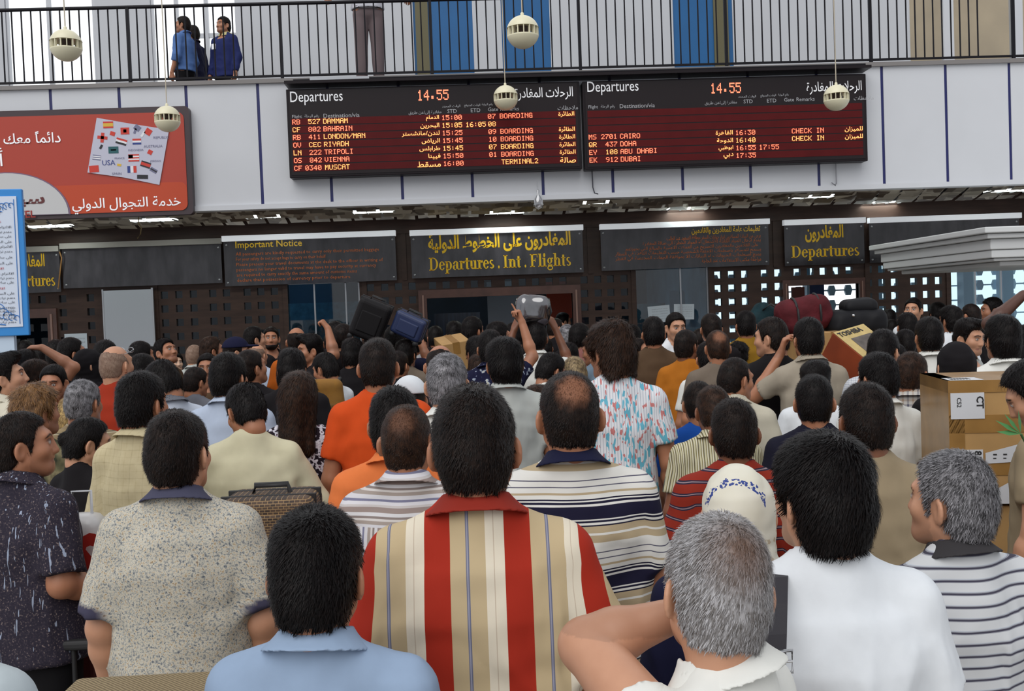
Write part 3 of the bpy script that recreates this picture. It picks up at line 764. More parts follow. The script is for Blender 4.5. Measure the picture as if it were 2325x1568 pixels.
# upper floor: back wall with doors and windows
M_upwall = pmat('upper_wall', srgb(196, 198, 202), .55, noise=.02, nscale=1)
def ux(px, py=100): return at(px, py, YU).x
zu = 8.8
mbw = MB()
for a, b in ((-60, 15), (218, 345), (540, 940), (1075, 1140), (1250, 1530), (1665, 2065)): mbw.box((ux(a), YU, ZF), (ux(b), YU + .15, zu))
mbw.box((ux(-500), YU, ZF), (ux(-420), YU + .15, zu))
structure(mbw.build('wall_upper', M_upwall))
for k, (a, b) in enumerate(((940, 1075), (1140, 1250), (1530, 1665))):
    d = structure(MB().box((ux(a), YU + .03, ZF), (ux(b), YU + .10, ZF + 2.9)).build('door_%d' % (k + 4), M_blue))
    MB().box((ux(b if k == 1 else a), YU - .01, ZF + 2.9), (ux(b), YU + .14, zu)).build('transom', M_upwall, d)
    if k == 0: MB().box((ux(945), YU - .005, ZF), (ux(974), YU + .029, ZF + 2.8)).build('door_edge', M_bronze, d)
    if k == 2: MB().box((ux(1622), YU - .005, ZF), (ux(1655), YU + .029, ZF + 2.8)).build('door_edge', M_bronze, d)
    xk = ux((947, 1236, 1652)[k]); h = MB().box((xk - .03, YU - .02, ZF + .80), (xk + .03, YU + .03, ZF + 1.12)); h.tube([(xk, YU - .02, ZF + 1.0), (xk, YU - .07, ZF + 1.0), (xk + .10, YU - .07, ZF + 1.0)], .012); h.build('handle', pmat('brass', srgb(140, 112, 70), .35, .6), d)
f = MB()
for px in (15, 112, 216, 346, 402, 470, 540): f.box((ux(px) - .03, YU + .02, ZF), (ux(px) + .03, YU + .1, zu))
f.box((ux(-420), YU + .03, ZF + .02), (ux(540), YU + .09, ZF + .12)); f.box((ux(402), YU + .03, ZF + 1.88), (ux(540), YU + .09, ZF + 1.95))
structure(f.build('window_4', M_alu))
s = structure(MB().box((ux(2062), YU + .02, ZF), (ux(2068), YU + .12, zu)).box((ux(2145), YU + .02, ZF), (ux(2168), YU + .12, zu)).box((ux(2300), YU + .02, ZF), (ux(2325), YU + .12, zu)).build('window_5', M_white))
MB().add([(ux(2065), YU + .06, ZF), (ux(2500), YU + .06, ZF), (ux(2500), YU + .06, zu), (ux(2065), YU + .06, zu)], [(0, 1, 2, 3)]).build('pane', glass('shop_glass', (.9, .9, .88), .08), s)
structure(MB().box((ux(2040), 20.3, ZF), (ux(2700), 20.4, zu)).build('wall_shop', pmat('shop_tan', srgb(176, 158, 128), .6, noise=.15, nscale=1.2)))
structure(MB().box((ux(2072), 19.2, ZF), (ux(2140), 19.5, ZF + 1.02)).box((ux(2180), 19.2, ZF), (ux(2330), 19.5, ZF + .95)).build('trim_28', M_white))
structure(MB().box((ux(-600), 20.8, ZF), (ux(420), 20.9, ZF + .25)).build('trim_29', M_grey))

# balustrade
rl = tag(empty('balcony_railing', (0, YF + .06, ZF)), 'long black steel railing with thin upright bars along the balcony edge', 'railing')
zr = at(640, 8, YF + .06).z - ZF
xb0 = at(1316, 100, YF + .06).x
MB().tube([(XL, 0, zr), (XR, 0, zr)], .022, 8).build('handrail', M_black, rl); MB().box((XL, -.012, .075), (XR, .012, .10)).build('bottom_rail', M_black, rl)
for k in range(-5, 6):
    x = xb0 + k * 1.82
    if XL < x < XR: MB().box((x - .018, -.018, -.02), (x + .018, .018, zr)).build('post', M_black, rl)
bar = None; nb_ = 0
for k in range(-82, 82):
    x = xb0 + k * .1138
    if not (XL < x < XR) or k % 16 == 0: continue
    if at(0, 100, YF).x - .1 < x < at(2325, 100, YF).x + .1 and nb_ < 100:
        if bar is None: bar = MB().tube([(0, 0, .09), (0, 0, zr)], .0095, 6).build('baluster', M_black, rl, (x, 0, 0))
        else:
            c = bar.copy(); COL.objects.link(c); c.location = (x, 0, 0)
        nb_ += 1
m = MB()
for k in range(-82, 82):
    x = xb0 + k * .1138
    if XL < x < XR and k % 16 and (x < at(0, 100, YF).x - .1 or x > at(2325, 100, YF).x + .1): m.tube([(x, 0, .09), (x, 0, zr)], .0075, 5)
o = m.build('outer_balusters', M_black, rl); o['kind'] = 'stuff'

# ------------------------------------------------------------------ boards, signs, lamps and the loudspeakers
M_frame = pmat('board_frame', (.012, .008, .010), .4, spec=.2); M_face = pmat('board_face', (.012, .007, .008), .3, spec=.3)
M_row = pmat('red_filter', srgb(80, 16, 18), .5, noise=.12, nscale=5, emit=.10, spec=.15)  # glow of the LEDs on the red filter is put into its colour
M_led = pmat('red_led', (1.0, .20, .10), .5, emit=1.6); M_led2 = pmat('amber_led', (1.0, .42, .12), .5, emit=1.4)
M_wtext = pmat('white_lettering', (.9, .9, .92), .5, emit=.12); M_gtext = pmat('grey_lettering', (.42, .42, .44), .5)
YB = YF - .22
def board(tl, tr, bl, br, label, big, arpos, rows, hdr, clock, ledge):
    TL, TR, BL, BR = (at(*p, YB) for p in (tl, tr, bl, br))
    x0, x1 = (TL.x + BL.x) / 2, (TR.x + BR.x) / 2; z0, z1 = (BL.z + BR.z) / 2, (TL.z + TR.z) / 2
    e = tag(empty('departures_board', (x0, YB, z0)), label, 'flight board', 'departures boards on the balcony front'); W, H = x1 - x0, z1 - z0
    bevel(MB().box((0, 0, 0), (W, .19, H)).build('case', M_frame, e), .008)
    MB().box((.03, -.006, .03), (W - .03, 0, H - .02)).build('face', M_face, e)
    Y1, Y2 = -.010, -.014
    def loc(px, py): p = at(px, py, YB); return p.x - x0, p.z - z0
    rowm = MB()
    for k in range(9 if not hdr else 7):
        zc = loc(*rows_at[0])[1] if False else None
    m = MB(); nrow = 7
    zr0, zr1 = .06, H * .665; rh = (zr1 - zr0) / nrow
    for k in range(nrow): m.box((.05, Y1, zr0 + k * rh + .012), (W - .06, -.006, zr0 + (k + 1) * rh))
    m.build('display_rows', M_row, e)
    t = MB(); put_text(t, 'Departures', *((lambda q: (q[0], Y1, q[1]))(loc(*big[0]))), h=.165, w=big[1], res=3); t.build('title', M_wtext, e)
    t = MB(); put_text(t, 'الرحلات المغادرة', *((lambda q: (q[0], Y1, q[1]))(loc(*arpos[0]))), h=.155, w=arpos[1], align='r', res=3, bold=.004); t.build('arabic_title', M_wtext, e)
    t = MB(); put_led(t, '14.55', loc(*clock)[0], Y1, loc(*clock)[1], .125, sx=.72); t.build('clock_digits', M_led, e)
    t = MB()
    for s, px, py, h in hdr: q = loc(px, py); put_text(t, s, q[0], Y1, q[1], h=h)
    t.build('column_headings', M_gtext, e)
    led = MB(); led2 = MB(); ar = MB()
    for k, r in enumerate(rows):
        z = zr0 + (nrow - 1 - k) * rh + .022; h = rh * .64
        for s, px, a in r:
            x = loc(px, 300)[0]
            if a: put_text(ar, s, x, Y2, z - .005, h=h * 1.15, align='r', sx=1.15, bold=.006)
            else: put_led(led2 if (k + len(s)) % 3 == 0 else led, s, x, Y2, z, h)
    led.build('red_characters', M_led, e); led2.build('amber_characters', M_led2, e); ar.build('arabic_characters', M_led2, e)
    return e
rows_at = None
HD = lambda dx, dy: [('Flight', 664 + dx, 271 + dy, .05), ('رقم الرحلة', 692 + dx, 270 + dy, .05), ('Destination/via', 735 + dx, 268 + dy, .05), ('مغادرة إلى/عن طريق', 928 + dx, 262 + dy, .05), ('الوقت المحدد', 1004 + dx, 246 + dy, .038), ('STD', 1016 + dx, 257 + dy, .045), ('الوقت المتوقع', 1054 + dx, 244 + dy, .038), ('ETD', 1069 + dx, 255 + dy, .045), ('رقم البوابة', 1094 + dx, 242 + dy, .038), ('Gate', 1108 + dx, 253 + dy, .045), ('Remarks', 1136 + dx, 252 + dy, .045), ('ملاحظات', 1266 + dx, 250 + dy, .05)]
B1 = []
for fl_, no, de, ard, std, etd, gate, rem, arr in (('RB', '527', 'DAMMAM', 'الدمام', '15:00', '', '07', 'BOARDING', 'الطائرة'), ('CF', '802', 'BAHRAIN', 'البحرين', '15:05', '16:05', '08', '', ''), ('RB', '411', 'LONDON/MAN', 'لندن/مانشستر', '15:25', '', '09', 'BOARDING', 'الطائرة'), ('OV', 'CEC', 'RIYADH', 'الرياض', '15:45', '', '10', 'BOARDING', 'الطائرة'), ('LN', '222', 'TRIPOLI', 'طرابلس', '15:45', '', '07', 'BOARDING', 'الطائرة'), ('OS', '842', 'VIENNA', 'فيينا', '15:50', '', '01', 'BOARDING', 'الطائرة'), ('CF', '0340', 'MUSCAT', 'مسقط', '16:00', '', '', 'TERMINAL2', 'صالة')):
    B1.append([(fl_, 665, 0), (no, 701 if len(no) == 3 else 690, 0), (de, 735, 0), (ard, 998, 1), (std, 1004, 0)] + ([(etd, 1058, 0)] if etd else []) + ([(gate, 1109, 0)] if gate else []) + ([(rem, 1136, 0), (arr, 1305, 1)] if rem else []))
board((650, 205), (1316, 182), (657, 406), (1321, 381), 'left departures board with seven rows of red flight times', ((660, 240), .62), ((1301, 226), .70), B1, HD(0, 0), (948, 229), 0)
B2 = [[], [], []]
for fl_, no, de, ard, std, etd, rem, arr in (('MS', '2701', 'CAIRO', 'القاهرة', '16:30', '', 'CHECK IN', 'للميزان'), ('QR', ' 437', 'DOHA', 'الدوحة', '16:40', '', 'CHECK IN', 'للميزان'), ('EY', ' 108', 'ABU DHABI', 'ابوظبي', '16:55', '17:55', '', ''), ('EK', ' 912', 'DUBAI', 'دبي', '17:35', '', '', '')):
    B2.append([(fl_, 1336, 0), (no, 1364, 0), (de, 1407, 0), (ard, 1663, 1), (std, 1669, 0)] + ([(etd, 1722, 0)] if etd else []) + ([(rem, 1797, 0), (arr, 1958, 1)] if rem else []))
board((1323, 180), (1965, 172), (1327, 382), (1972, 368), 'right departures board with three blank rows above four flights', ((1334, 217), .62), ((1956, 212), .68), B2, HD(672, -22), (1613, 213), 0)
p0, p1 = at(648, 190, YB), at(1972, 165, YB)
e = tag(empty('board_canopy', (p0.x, YB, at(1300, 178, YB).z + .01)), 'thin dark ledge with cables running above both departures boards', 'ledge')
MB().box((0, -.10, .0), (p1.x - p0.x, .2, .035)).build('shelf', M_frame, e); MB().tube([(0.1, -.04, .05), (2.0, -.05, .05), (4.5, -.03, .055), (7.0, -.05, .05)], .014).build('cable', M_black, e)
MB().box((.3, -.08, .035), (1.0, .1, .07)).build('cable_tray', M_alu, e)

# red billboard at the left
YBB = YF - .14
def Bq(px, py): return at(px, py, YBB)
a, b, c = Bq(430, 240), Bq(437, 486), Bq(-260, 400)
e = tag(empty('billboard', (c.x, YBB, b.z)), 'large red telephone roaming billboard with white Arabic lettering and passport picture', 'billboard')
W, H = (a.x + b.x) / 2 - c.x, a.z - b.z
def lb(px, py): p = Bq(px, py); return p.x - c.x, p.z - b.z
def rr(x0, z0, x1, z1, r, n=6): return [(x0 + r - r * math.cos(t) if k in (0, 3) else x1 - r + r * math.cos(t), 0) for k, t in ()] or [(cx + r * math.cos(q), cz + r * math.sin(q)) for cx, cz, s in ((x1 - r, z1 - r, 0), (x0 + r, z1 - r, 1), (x0 + r, z0 + r, 2), (x1 - r, z0 + r, 3)) for q in (math.pi / 2 * (s + t / n) for t in range(n + 1))]
MB().prism(rr(0, 0, W, H, .05), 0, .12).build('frame', pmat('billboard_frame', srgb(62, 48, 52), .4), e)
MB().prism(rr(.05, .05, W - .06, H - .07, .08), -.008, 0).build('red_panel', pmat('billboard_red', srgb(172, 58, 40), .45), e)
MB().prism(rr(.05, .05, W - .06, H * .30, .08), -.012, -.008).build('orange_band', pmat('billboard_orange', srgb(188, 66, 26), .45), e)
t = MB()
q = lb(412, 477); put_text(t, 'خدمة التجوال الدولي', q[0], -.017, q[1] - .01, w=lb(412, 470)[0] - lb(166, 480)[0], align='r', res=3, bold=.008)
q = lb(139, 322); put_text(t, 'دائماً معك', q[0], -.017, q[1] - .01, w=lb(139, 310)[0] - lb(10, 320)[0], align='r', res=3, bold=.008)
q = lb(9, 380); put_text(t, 'أينما كنت', q[0], -.017, q[1] - .03, h=.26, align='r', res=3, bold=.008)
t.build('white_lettering', M_wtext, e)
q = lb(18, 502); el_ = [(q[0] + .72 * math.cos(k * math.pi / 24), .052 + .50 * math.sin(k * math.pi / 24)) for k in range(25)]
MB().prism([(q[0] + (x - q[0]) * 1.03, .045 + (z - .052) * 1.04) for x, z in el_], -.018, -.012).build('logo_rim', pmat('logo_rim', srgb(120, 96, 120), .5), e)
MB().prism(el_, -.024, -.018).build('logo_field', pmat('logo_grey', srgb(196, 196, 196), .5), e)
t = MB(); q = lb(104, 466); put_text(t, 'سيريتل', q[0], -.028, q[1] - .02, h=.17, w=.80, align='r', bold=.03); t.build('logo_arabic', pmat('logo_brown', srgb(96, 40, 40), .5), e)
t = MB(); q = lb(83, 494); put_text(t, 'SYRIATEL', q[0], -.028, q[1], h=.085, align='r', bold=.02, sx=1.1); t.build('logo_letters', pmat('logo_red', srgb(150, 44, 36), .5), e)
# open passport with stamps
P = [lb(*p) for p in ((221, 268), (301, 282), (385, 295), (363, 420), (281, 403), (200, 392))]
MB().prism(P[::-1], -.022, -.012).build('passport', pmat('passport_grey', srgb(190, 190, 206), .5), e)
stm = {}
def st(px, py, w, h, cols, ang=0, horiz=True):
    q = lb(px, py); w *= .0053; h *= .0053; M = Matrix.Translation((q[0], 0, q[1])) @ Matrix.Rotation(math.radians(ang), 4, 'Y'); n = len(cols)
    for i, cc in enumerate(cols):
        m = stm.setdefault(cc, MB()); lo = (-w / 2, -.025, h / 2 - h * (i + 1) / n) if horiz else (-w / 2 + w * i / n, -.025, -h / 2); hi = (w / 2, -.022, h / 2 - h * i / n) if horiz else (-w / 2 + w * (i + 1) / n, -.022, h / 2)
        m.box(lo, hi, M)
RD, YL, WH, BK, GN, BU, GY = 'red', 'yellow', 'white', 'black', 'green', 'blue', 'grey'
st(247, 284, 22, 15, (RD, YL, YL, RD)); st(285, 298, 19, 15, (RD,)); st(285, 298, 7, 7, (WH,)); st(277, 322, 24, 13, (RD, WH, BK), 18); st(312, 322, 19, 13, (RD, WH, BU)); st(338, 300, 14, 14, (RD,), 35); st(326, 305, 5, 14, (WH,), 35)
st(259, 341, 22, 15, (GN,)); st(259, 341, 12, 3, (WH,)); st(305, 359, 24, 16, (RD, WH, RD, WH, RD)); st(298, 356, 10, 8, (BU,)); st(332, 374, 22, 13, (BK, RD, RD, BK), 20); st(301, 385, 20, 15, (BU, WH, RD), 0, False); st(325, 402, 24, 9, (BK,), 3); st(215, 384, 21, 15, (RD,), -3)
st(234, 313, 7, 22, (RD,), 8); st(234, 313, 22, 7, (RD,), 8); st(257, 304, 11, 9, (RD,), 20); st(342, 346, 10, 10, (RD,), 30); st(313, 291, 14, 12, (GY,), 40); st(308, 298, 5, 12, (GY,), 20); st(221, 358, 18, 11, (GY, WH, GY, WH, GY), 8); st(350, 387, 16, 9, (GY, BK, GY), 32); st(231, 334, 5, 10, (BK,), 30); st(272, 375, 9, 5, (YL,), 10)
SC = {RD: (200, 54, 40), YL: (214, 176, 60), WH: (226, 226, 230), BK: (30, 28, 36), GN: (24, 86, 92), BU: (40, 60, 130), GY: (112, 112, 140)}
t = stm[GY]
for s, px, py, h in (('USA', 234, 376, .06), ('SPAIN', 256, 398, .03), ('AUSTRALIA', 328, 336, .03), ('INDONESIA', 293, 344, .024), ('REPUBLIC', 350, 316, .03), ('FRANCE', 262, 362, .022), ('JORDAN', 342, 370, .03)):
    q = lb(px, py); put_text(t if s != 'USA' else stm[BU], s, q[0], -.026, q[1], h=h)
for k, m in stm.items(): m.build(k + '_stamps', pmat('stamp_' + k, srgb(*SC[k]), .5), e)

# dark acrylic signs over the wall, each under its white light strip
YS = YW - .10
ST = {'D': 1}
def arc(m, cx, cz, rx, rz, a0, a1, thick, thin, y, n=18, sh=0):
    ps = []
    for k in range(n + 1):
        a = math.radians(a0 + (a1 - a0) * k / n); w = (thin + (thick - thin) * abs(math.cos(a)) ** 1.3) / 2
        ps.append(((cx + (rx + w) * math.cos(a), cz + (rz + thin / 2) * math.sin(a)), (cx + (rx - w) * math.cos(a), cz + (rz - thin / 2) * math.sin(a))))
    for p, q in zip(ps[:-1], ps[1:]): m.append([p[0], q[0], q[1], p[1]])
def glyph(ch):
    """bold roman letter with bracketless serifs: list of quads in em units, and its advance"""
    m = []; T, t = .145, .045
    B = lambda x0, z0, x1, z1: m.append([(x0, z0), (x1, z0), (x1, z1), (x0, z1)])
    if ch == 'D': B(.09, 0, .09 + T, .68); B(.01, 0, .33, t); B(.01, .68 - t, .33, .68); arc(m, .30, .34, .29, .34 - t / 2, -90, 90, T, t, 0); return m, .72
    if ch == 'F': B(.09, 0, .09 + T, .68); B(.01, 0, .34, t); B(.01, .68 - t, .55, .68); B(.51, .50, .55, .68); B(.2, .33, .40, .33 + t); B(.37, .25, .41, .45); return m, .60
    if ch == 'I': B(.08, 0, .08 + T, .68); B(0, 0, .31, t); B(0, .68 - t, .31, .68); return m, .37
    if ch == 'e': arc(m, .22, .23, .145, .215, 5, 330, T, t, 0, 26); B(.12, .235, .36, .235 + t); return m, .44
    if ch == 'p': B(.07, -.2, .07 + T, .46); B(0, -.2, .29, -.2 + t); B(0, .46 - t, .10, .46); arc(m, .27, .23, .155, .215, -150, 150, T, t, 0, 24); return m, .53
    if ch == 'a': B(.27, .05, .27 + T, .34); arc(m, .25, .32, .10, .13, 0, 160, T, t, 0); arc(m, .18, .13, .09, .12, 60, 300, T * .9, t, 0); B(.38, .0, .48, t * 1.3); B(.06, .30, .16, .38); return m, .50
    if ch == 'r': B(.07, 0, .07 + T, .46); B(0, 0, .29, t); B(0, .46 - t, .10, .46); arc(m, .28, .32, .09, .11, 60, 170, .1, t, 0, 8); B(.27, .33, .39, .45); return m, .41
    if ch == 't': B(.08, .05, .08 + T, .60); B(0, .42, .31, .46); arc(m, .20, .09, .08, .075, 200, 330, .1, t, 0, 8); return m, .34
    if ch == 'u': B(.06, .10, .06 + T, .46); B(0, .46 - t, .12, .46); B(.33, .0, .33 + T, .46); B(.27, .46 - t, .36, .46); B(.44, 0, .54, t); arc(m, .24, .14, .105, .12, 180, 330, T, t, 0, 12); return m, .56
    if ch == 's': arc(m, .19, .34, .095, .10, 40, 250, T * .8, t * 1.2, 0); arc(m, .19, .12, .11, .10, -150, 75, T * .85, t * 1.2, 0); m.append([(.10, .27), (.17, .30), (.29, .20), (.20, .16)]); return m, .40
    if ch in 'nh': B(.07, 0, .07 + T, .46 if ch == 'n' else .70); B(0, 0, .27, t); z = .46 if ch == 'n' else .70; B(0, z - t, .10, z); B(.35, 0, .35 + T, .32); B(.30, 0, .56, t); arc(m, .31, .30, .115, .14, 0, 165, T, t, 0, 12); return m, .58
    if ch == 'l': B(.07, 0, .07 + T, .70); B(0, 0, .29, t); B(0, .70 - t, .10, .70); return m, .31
    if ch == 'i': B(.07, 0, .07 + T, .46); B(0, 0, .29, t); B(0, .46 - t, .10, .46); arc(m, .145, .61, .04, .055, 0, 360, .08, .11, 0, 12); return m, .31
    if ch == 'g': arc(m, .22, .30, .12, .14, 0, 360, T * .9, t, 0, 24); arc(m, .24, -.08, .17, .10, 0, 360, .07, t * 1.3, 0, 24); B(.08, .03, .40, .10); B(.33, .40, .48, .46); return m, .48
    if ch == '.': arc(m, .08, .06, .03, .04, 0, 360, .06, .08, 0, 10); return m, .20
    return m, .22
def roman(mb, s, x, y, z, h, w=None):
    gs = [glyph(c) for c in s]; tot = sum(g[1] for g in gs); k = h / .68; kx = w / tot if w else k
    for g, adv in gs:
        for qd in g: mb.add([(x + p[0] * kx, y, z + p[1] * k) for p in qd], [(0, 1, 2, 3)])
        x += adv * kx
M_strip = pmat('white_strip', srgb(236, 240, 245), .5, emit=.35)
def sign(px0, px1, yt0, yb0, label, dx=0, name='hanging_sign', strip=True, bright=1.0):
    xc = (px0 + px1) / 2
    A, B_ = at(px0, yt0, YS), at(px1, yt0 - (px1 - px0) * .036, YS); zc1 = (A.z + B_.z) / 2; zc0 = at(xc, yb0 - (xc - px0) * .036, YS).z
    e = tag(empty(name, (A.x, YS, zc0)), label, 'sign', 'dark acrylic signs above the wall openings'); W, H = B_.x - A.x, zc1 - zc0
    MB().box((0, 0, 0), (W, .02, H)).build('panel', M_sign, e)
    MB().box((-.01, -.06, H), (W + .01, .05, H + .078)).build('light_strip', M_strip if bright else pmat('grey_strip', srgb(150, 146, 140), .5), e)
    m = MB()
    for u in ((.04, .05), (W - .04, .05), (.04, H - .05), (W - .04, H - .05)): m.lathe([(0, -.012), (.012, -.010), (.016, 0)], 10, Matrix.Translation((u[0], 0, u[1])) @ Matrix.Rotation(math.radians(90), 4, 'X') @ Matrix.Scale(-1, 4, (0, 0, 1)))
    m.build('stud_screws', M_alu, e)
    return e, W, H
e, W, H = sign(-20, 134, 576, 668, 'dark sign behind the left notice board with letters ures and Arabic word', bright=0)
t = MB(); roman(t, 'Departures', .12, -.004, H * .16, .17, W * .80); put_text(t, 'المغادرون', W * .78, -.004, H * .55, h=.24, w=W * .50, align='r', bold=.02); t.build('lettering', M_gold, e)
e, W, H = sign(140, 501, 566, 655, 'wide blank brown sign between the cut Departures sign and the English notice', bright=0)
e, W, H = sign(507, 897, 549, 650, 'dark notice sign headed Important Notice in English')
t = MB(); put_text(t, 'Important Notice', .17, -.004, H * .80, h=.125, w=.95, bold=.012); t.build('heading', M_gold, e); t = MB()
for k, (s, w) in enumerate((('All passengers are kindly requested to carry only their permitted baggage', 2.05), ('For your safety do not accept bags to carry on their behalf', 1.28), ('Please present your travel documents at the desk to the officer in writing of', 2.10), ('passengers no longer valid to travel may have to pay security at currency', 2.0), ('are required to carry exactly the same amount of customs items', 1.72), ('declare that possession of currency prior to departure', 1.62))):
    put_text(t, s, .17, -.004, H * (.655 - .118 * k), h=.062, w=w, res=1)
t.build('notice_text', M_orange, e); m = MB()
for zz in (.66, .42): m.lathe([(0, -.006), (.012, -.004), (.014, 0)], 8, Matrix.Translation((.10, 0, H * zz)) @ Matrix.Rotation(math.radians(90), 4, 'X'))
m.build('bullet_dots', M_gold, e)
e, W, H = sign(932, 1322, 536, 632, 'dark sign reading Departures Int Flights over the double doorway')
t = MB(); roman(t, 'Departures . Int . Flights', W * .10, -.004, H * .17, .185, W * .83); put_text(t, 'المغادرون على الخطوط الدولية', W * .93, -.004, H * .56, h=.27, w=W * .83, align='r', res=3, bold=.03); t.build('lettering', M_gold, e)
e, W, H = sign(1363, 1744, 522, 615, 'dark notice sign covered in seven lines of small Arabic text')
t = MB(); put_text(t, 'تعليمات عامة للمغادرين والقادمين', W - .12, -.004, H * .80, h=.11, w=1.02, align='r', bold=.02); t.build('heading', M_gold, e); t = MB()
for k, (s, w, x) in enumerate((('يرجى من السادة المسافرين ابراز جوازات السفر وبطاقة الصعود عند الطلب', 1.42, .12), ('يمنع ادخال المواد القابلة للاشتعال او المواد الخطرة الى صالة المغادرة', 1.78, .12), ('على القادمين والمغادرين التصريح عن العملات الاجنبية والمبالغ التي بحوزتهم', 2.0, .16), ('يسمح للمسافر باصطحاب الامتعة الشخصية حسب التعليمات النافذة في المطار', 2.2, .12), ('يمنع اصطحاب الحيوانات او النباتات الا بموافقة الجهات المختصة في القطر', 2.2, .12), ('مراجعة مكتب الاستعلامات عند الحاجة', .9, .12))):
    put_text(t, s, W - x, -.004, H * (.66 - .115 * k), h=.075, w=w * .98, align='r', res=1)
t.build('notice_text', M_orange, e)
e, W, H = sign(1780, 1961, 512, 604, 'small dark Departures sign above the right doorway')
t = MB(); roman(t, 'Departures', W * .08, -.004, H * .20, .175, W * .86); put_text(t, 'المغادرون', W * .74, -.004, H * .56, h=.25, w=W * .48, align='r', res=3, bold=.03); t.build('lettering', M_gold, e)
e, W, H = sign(1973, 2314, 507, 597, 'wide blank dark sign behind the white stepped canopy')

# left notice board on its stand
p = at(20, 600, 7.2); PX = 7.2 / FPX
e = tag(empty('notice_board', (p.x, 7.2, 0), math.radians(10)), 'white notice board with bright blue border and rows of Arabic print', 'notice board')
zt_, zb_ = at(30, 428, 7.2).z, at(35, 762, 7.2).z; xr_ = at(56, 600, 7.2).x - p.x; w_ = 1.0
bevel(MB().box((xr_ - w_, 0, zb_), (xr_, .05, zt_)).build('blue_border', pmat('board_blue', srgb(52, 140, 214), .35), e), .006)
MB().box((xr_ - w_ + .045, -.006, zb_ + .06), (xr_ - .035, 0, zt_ - .05)).build('white_sheet', pmat('sheet_white', srgb(214, 224, 240), .5), e)
bk, rd, bl = MB(), MB(), MB(); X1 = xr_ - .075; hh = zt_ - zb_
L6 = ['على السادة المسافرين والمودعين', 'الالتزام بالتعليمات داخل الصالة', 'وعدم ترك الحقائب دون مراقبة حفاظا', 'على سلامة الجميع وشكرا لتعاونكم']
put_text(bk, 'يرجى التقيد', X1 - .06, -.010, zt_ - .16, h=.07, align='r', bold=.01)
ks = [(.235, 0, 1), (.275, 1, 0), (.307, 2, 0), (.338, 3, 0), (.375, 0, 0), (.407, 1, 0), (.44, 2, 0), (.48, 3, 0), (.52, 0, 0), (.555, 1, 1), (.59, 1, 0), (.62, 2, 0), (.65, 3, 0), (.69, 1, 1), (.725, 0, 0), (.755, 2, 0), (.785, 3, 0), (.895, 1, 0), (.92, 2, 0)]
for f_, i, red in ks: put_text(rd if red else bk, L6[i][:10] if red else L6[i] + ' ' + L6[(i + 1) % 4][:12], X1 - (.06 if red else 0), -.010, zt_ - hh * f_, h=.024, w=.12 if red else .52, align='r', res=1)
for f_ in (.82, .843, .866): put_text(bk, 'ALL PASSENGERS ARE KINDLY REQUESTED', X1, -.010, zt_ - hh * f_, h=.017, w=.52, align='r', res=1)
for cz, s in ((zt_ - .09, 1), (zb_ + .10, -1)):                    # corner scrolls of the border
    for k in range(5):
        r_ = .016 + .006 * k; bl.tube([(xr_ - .07 - .028 * k + r_ * math.cos(t_), -.008, cz - s * (.02 + .012 * k * k * .3) + r_ * math.sin(t_)) for t_ in (q * math.pi / 6 for q in range(10))], .0028, 4)
    bl.tube([(xr_ - w_ + .06 + .05 * k, -.008, cz + s * .015 + .012 * math.sin(k * 1.9)) for k in range(17)], .004, 4)
bl.tube([(xr_ - .052, -.008, zb_ + .08), (xr_ - .052, -.008, zt_ - .07)], .0025, 4)
bk.build('black_print', pmat('print_black', (.02, .02, .03), .6), e); rd.build('red_print', pmat('print_red', srgb(180, 30, 40), .6), e); bl.build('blue_scrolls', pmat('print_blue', srgb(70, 130, 200), .6), e)
MB().box((xr_ - .68, .02, 0), (xr_ - .10, .09, zb_)).build('stand_panel', pmat('stand_white', srgb(196, 214, 232), .5), e); MB().box((xr_ - .72, -.16, 0), (xr_ - .06, .26, .03)).build('stand_foot', M_alu, e)

# white panel and paper sheets on the wall
a, b = at(234, 660, YW - .12), at(350, 655, YW - .12)
e = tag(empty('white_board', (a.x, YW - .12, 0)), 'tall blank grey white board leaning on the brown wall left', 'board'); Wb = at(346, 720, YW - .12).x - a.x; zt2 = a.z
MB().box((0, 0, .02), (Wb, .03, zt2)).build('face', pmat('whiteboard_grey', srgb(172, 176, 184), .45), e); MB().box((Wb, -.005, .0), (Wb + .025, .035, zt2 + .02)).box((-.02, -.005, 0), (0, .035, zt2 + .02)).box((0, -.005, 0), (Wb, .035, .02)).build('edge_frame', M_alu, e)
def paper(px0, py0, px1, py1, label, rz, y=YW - .012):
    A, B_ = at(px0, py0, y), at(px1, py1, y); w, h = B_.x - A.x, A.z - B_.z
    e = tag(empty('paper_sheet', (A.x, y, B_.z)), label, 'paper', 'paper notices taped on the wall'); e.rotation_euler = (0, math.radians(rz), 0)
    MB().box((0, 0, 0), (w, .003, h)).build('sheet', pmat('paper', srgb(196, 206, 214), .6), e); t = MB()
    for k in range(5): put_text(t, L6[k % 4], w * .9, -.002, h * (.78 - .15 * k), h=h * .055, w=w * .72, align='r', res=1)
    t.build('print', pmat('pencil_print', (.12, .12, .14), .7), e)
paper(146, 758, 200, 815, 'pale paper notice on the wall left of the leaning white board', 0); paper(1472, 696, 1523, 732, 'left of two white papers taped to the middle glass window', -3, YW + .046); paper(1529, 690, 1576, 723, 'right of two white papers taped to the middle glass window', 2, YW + .046)

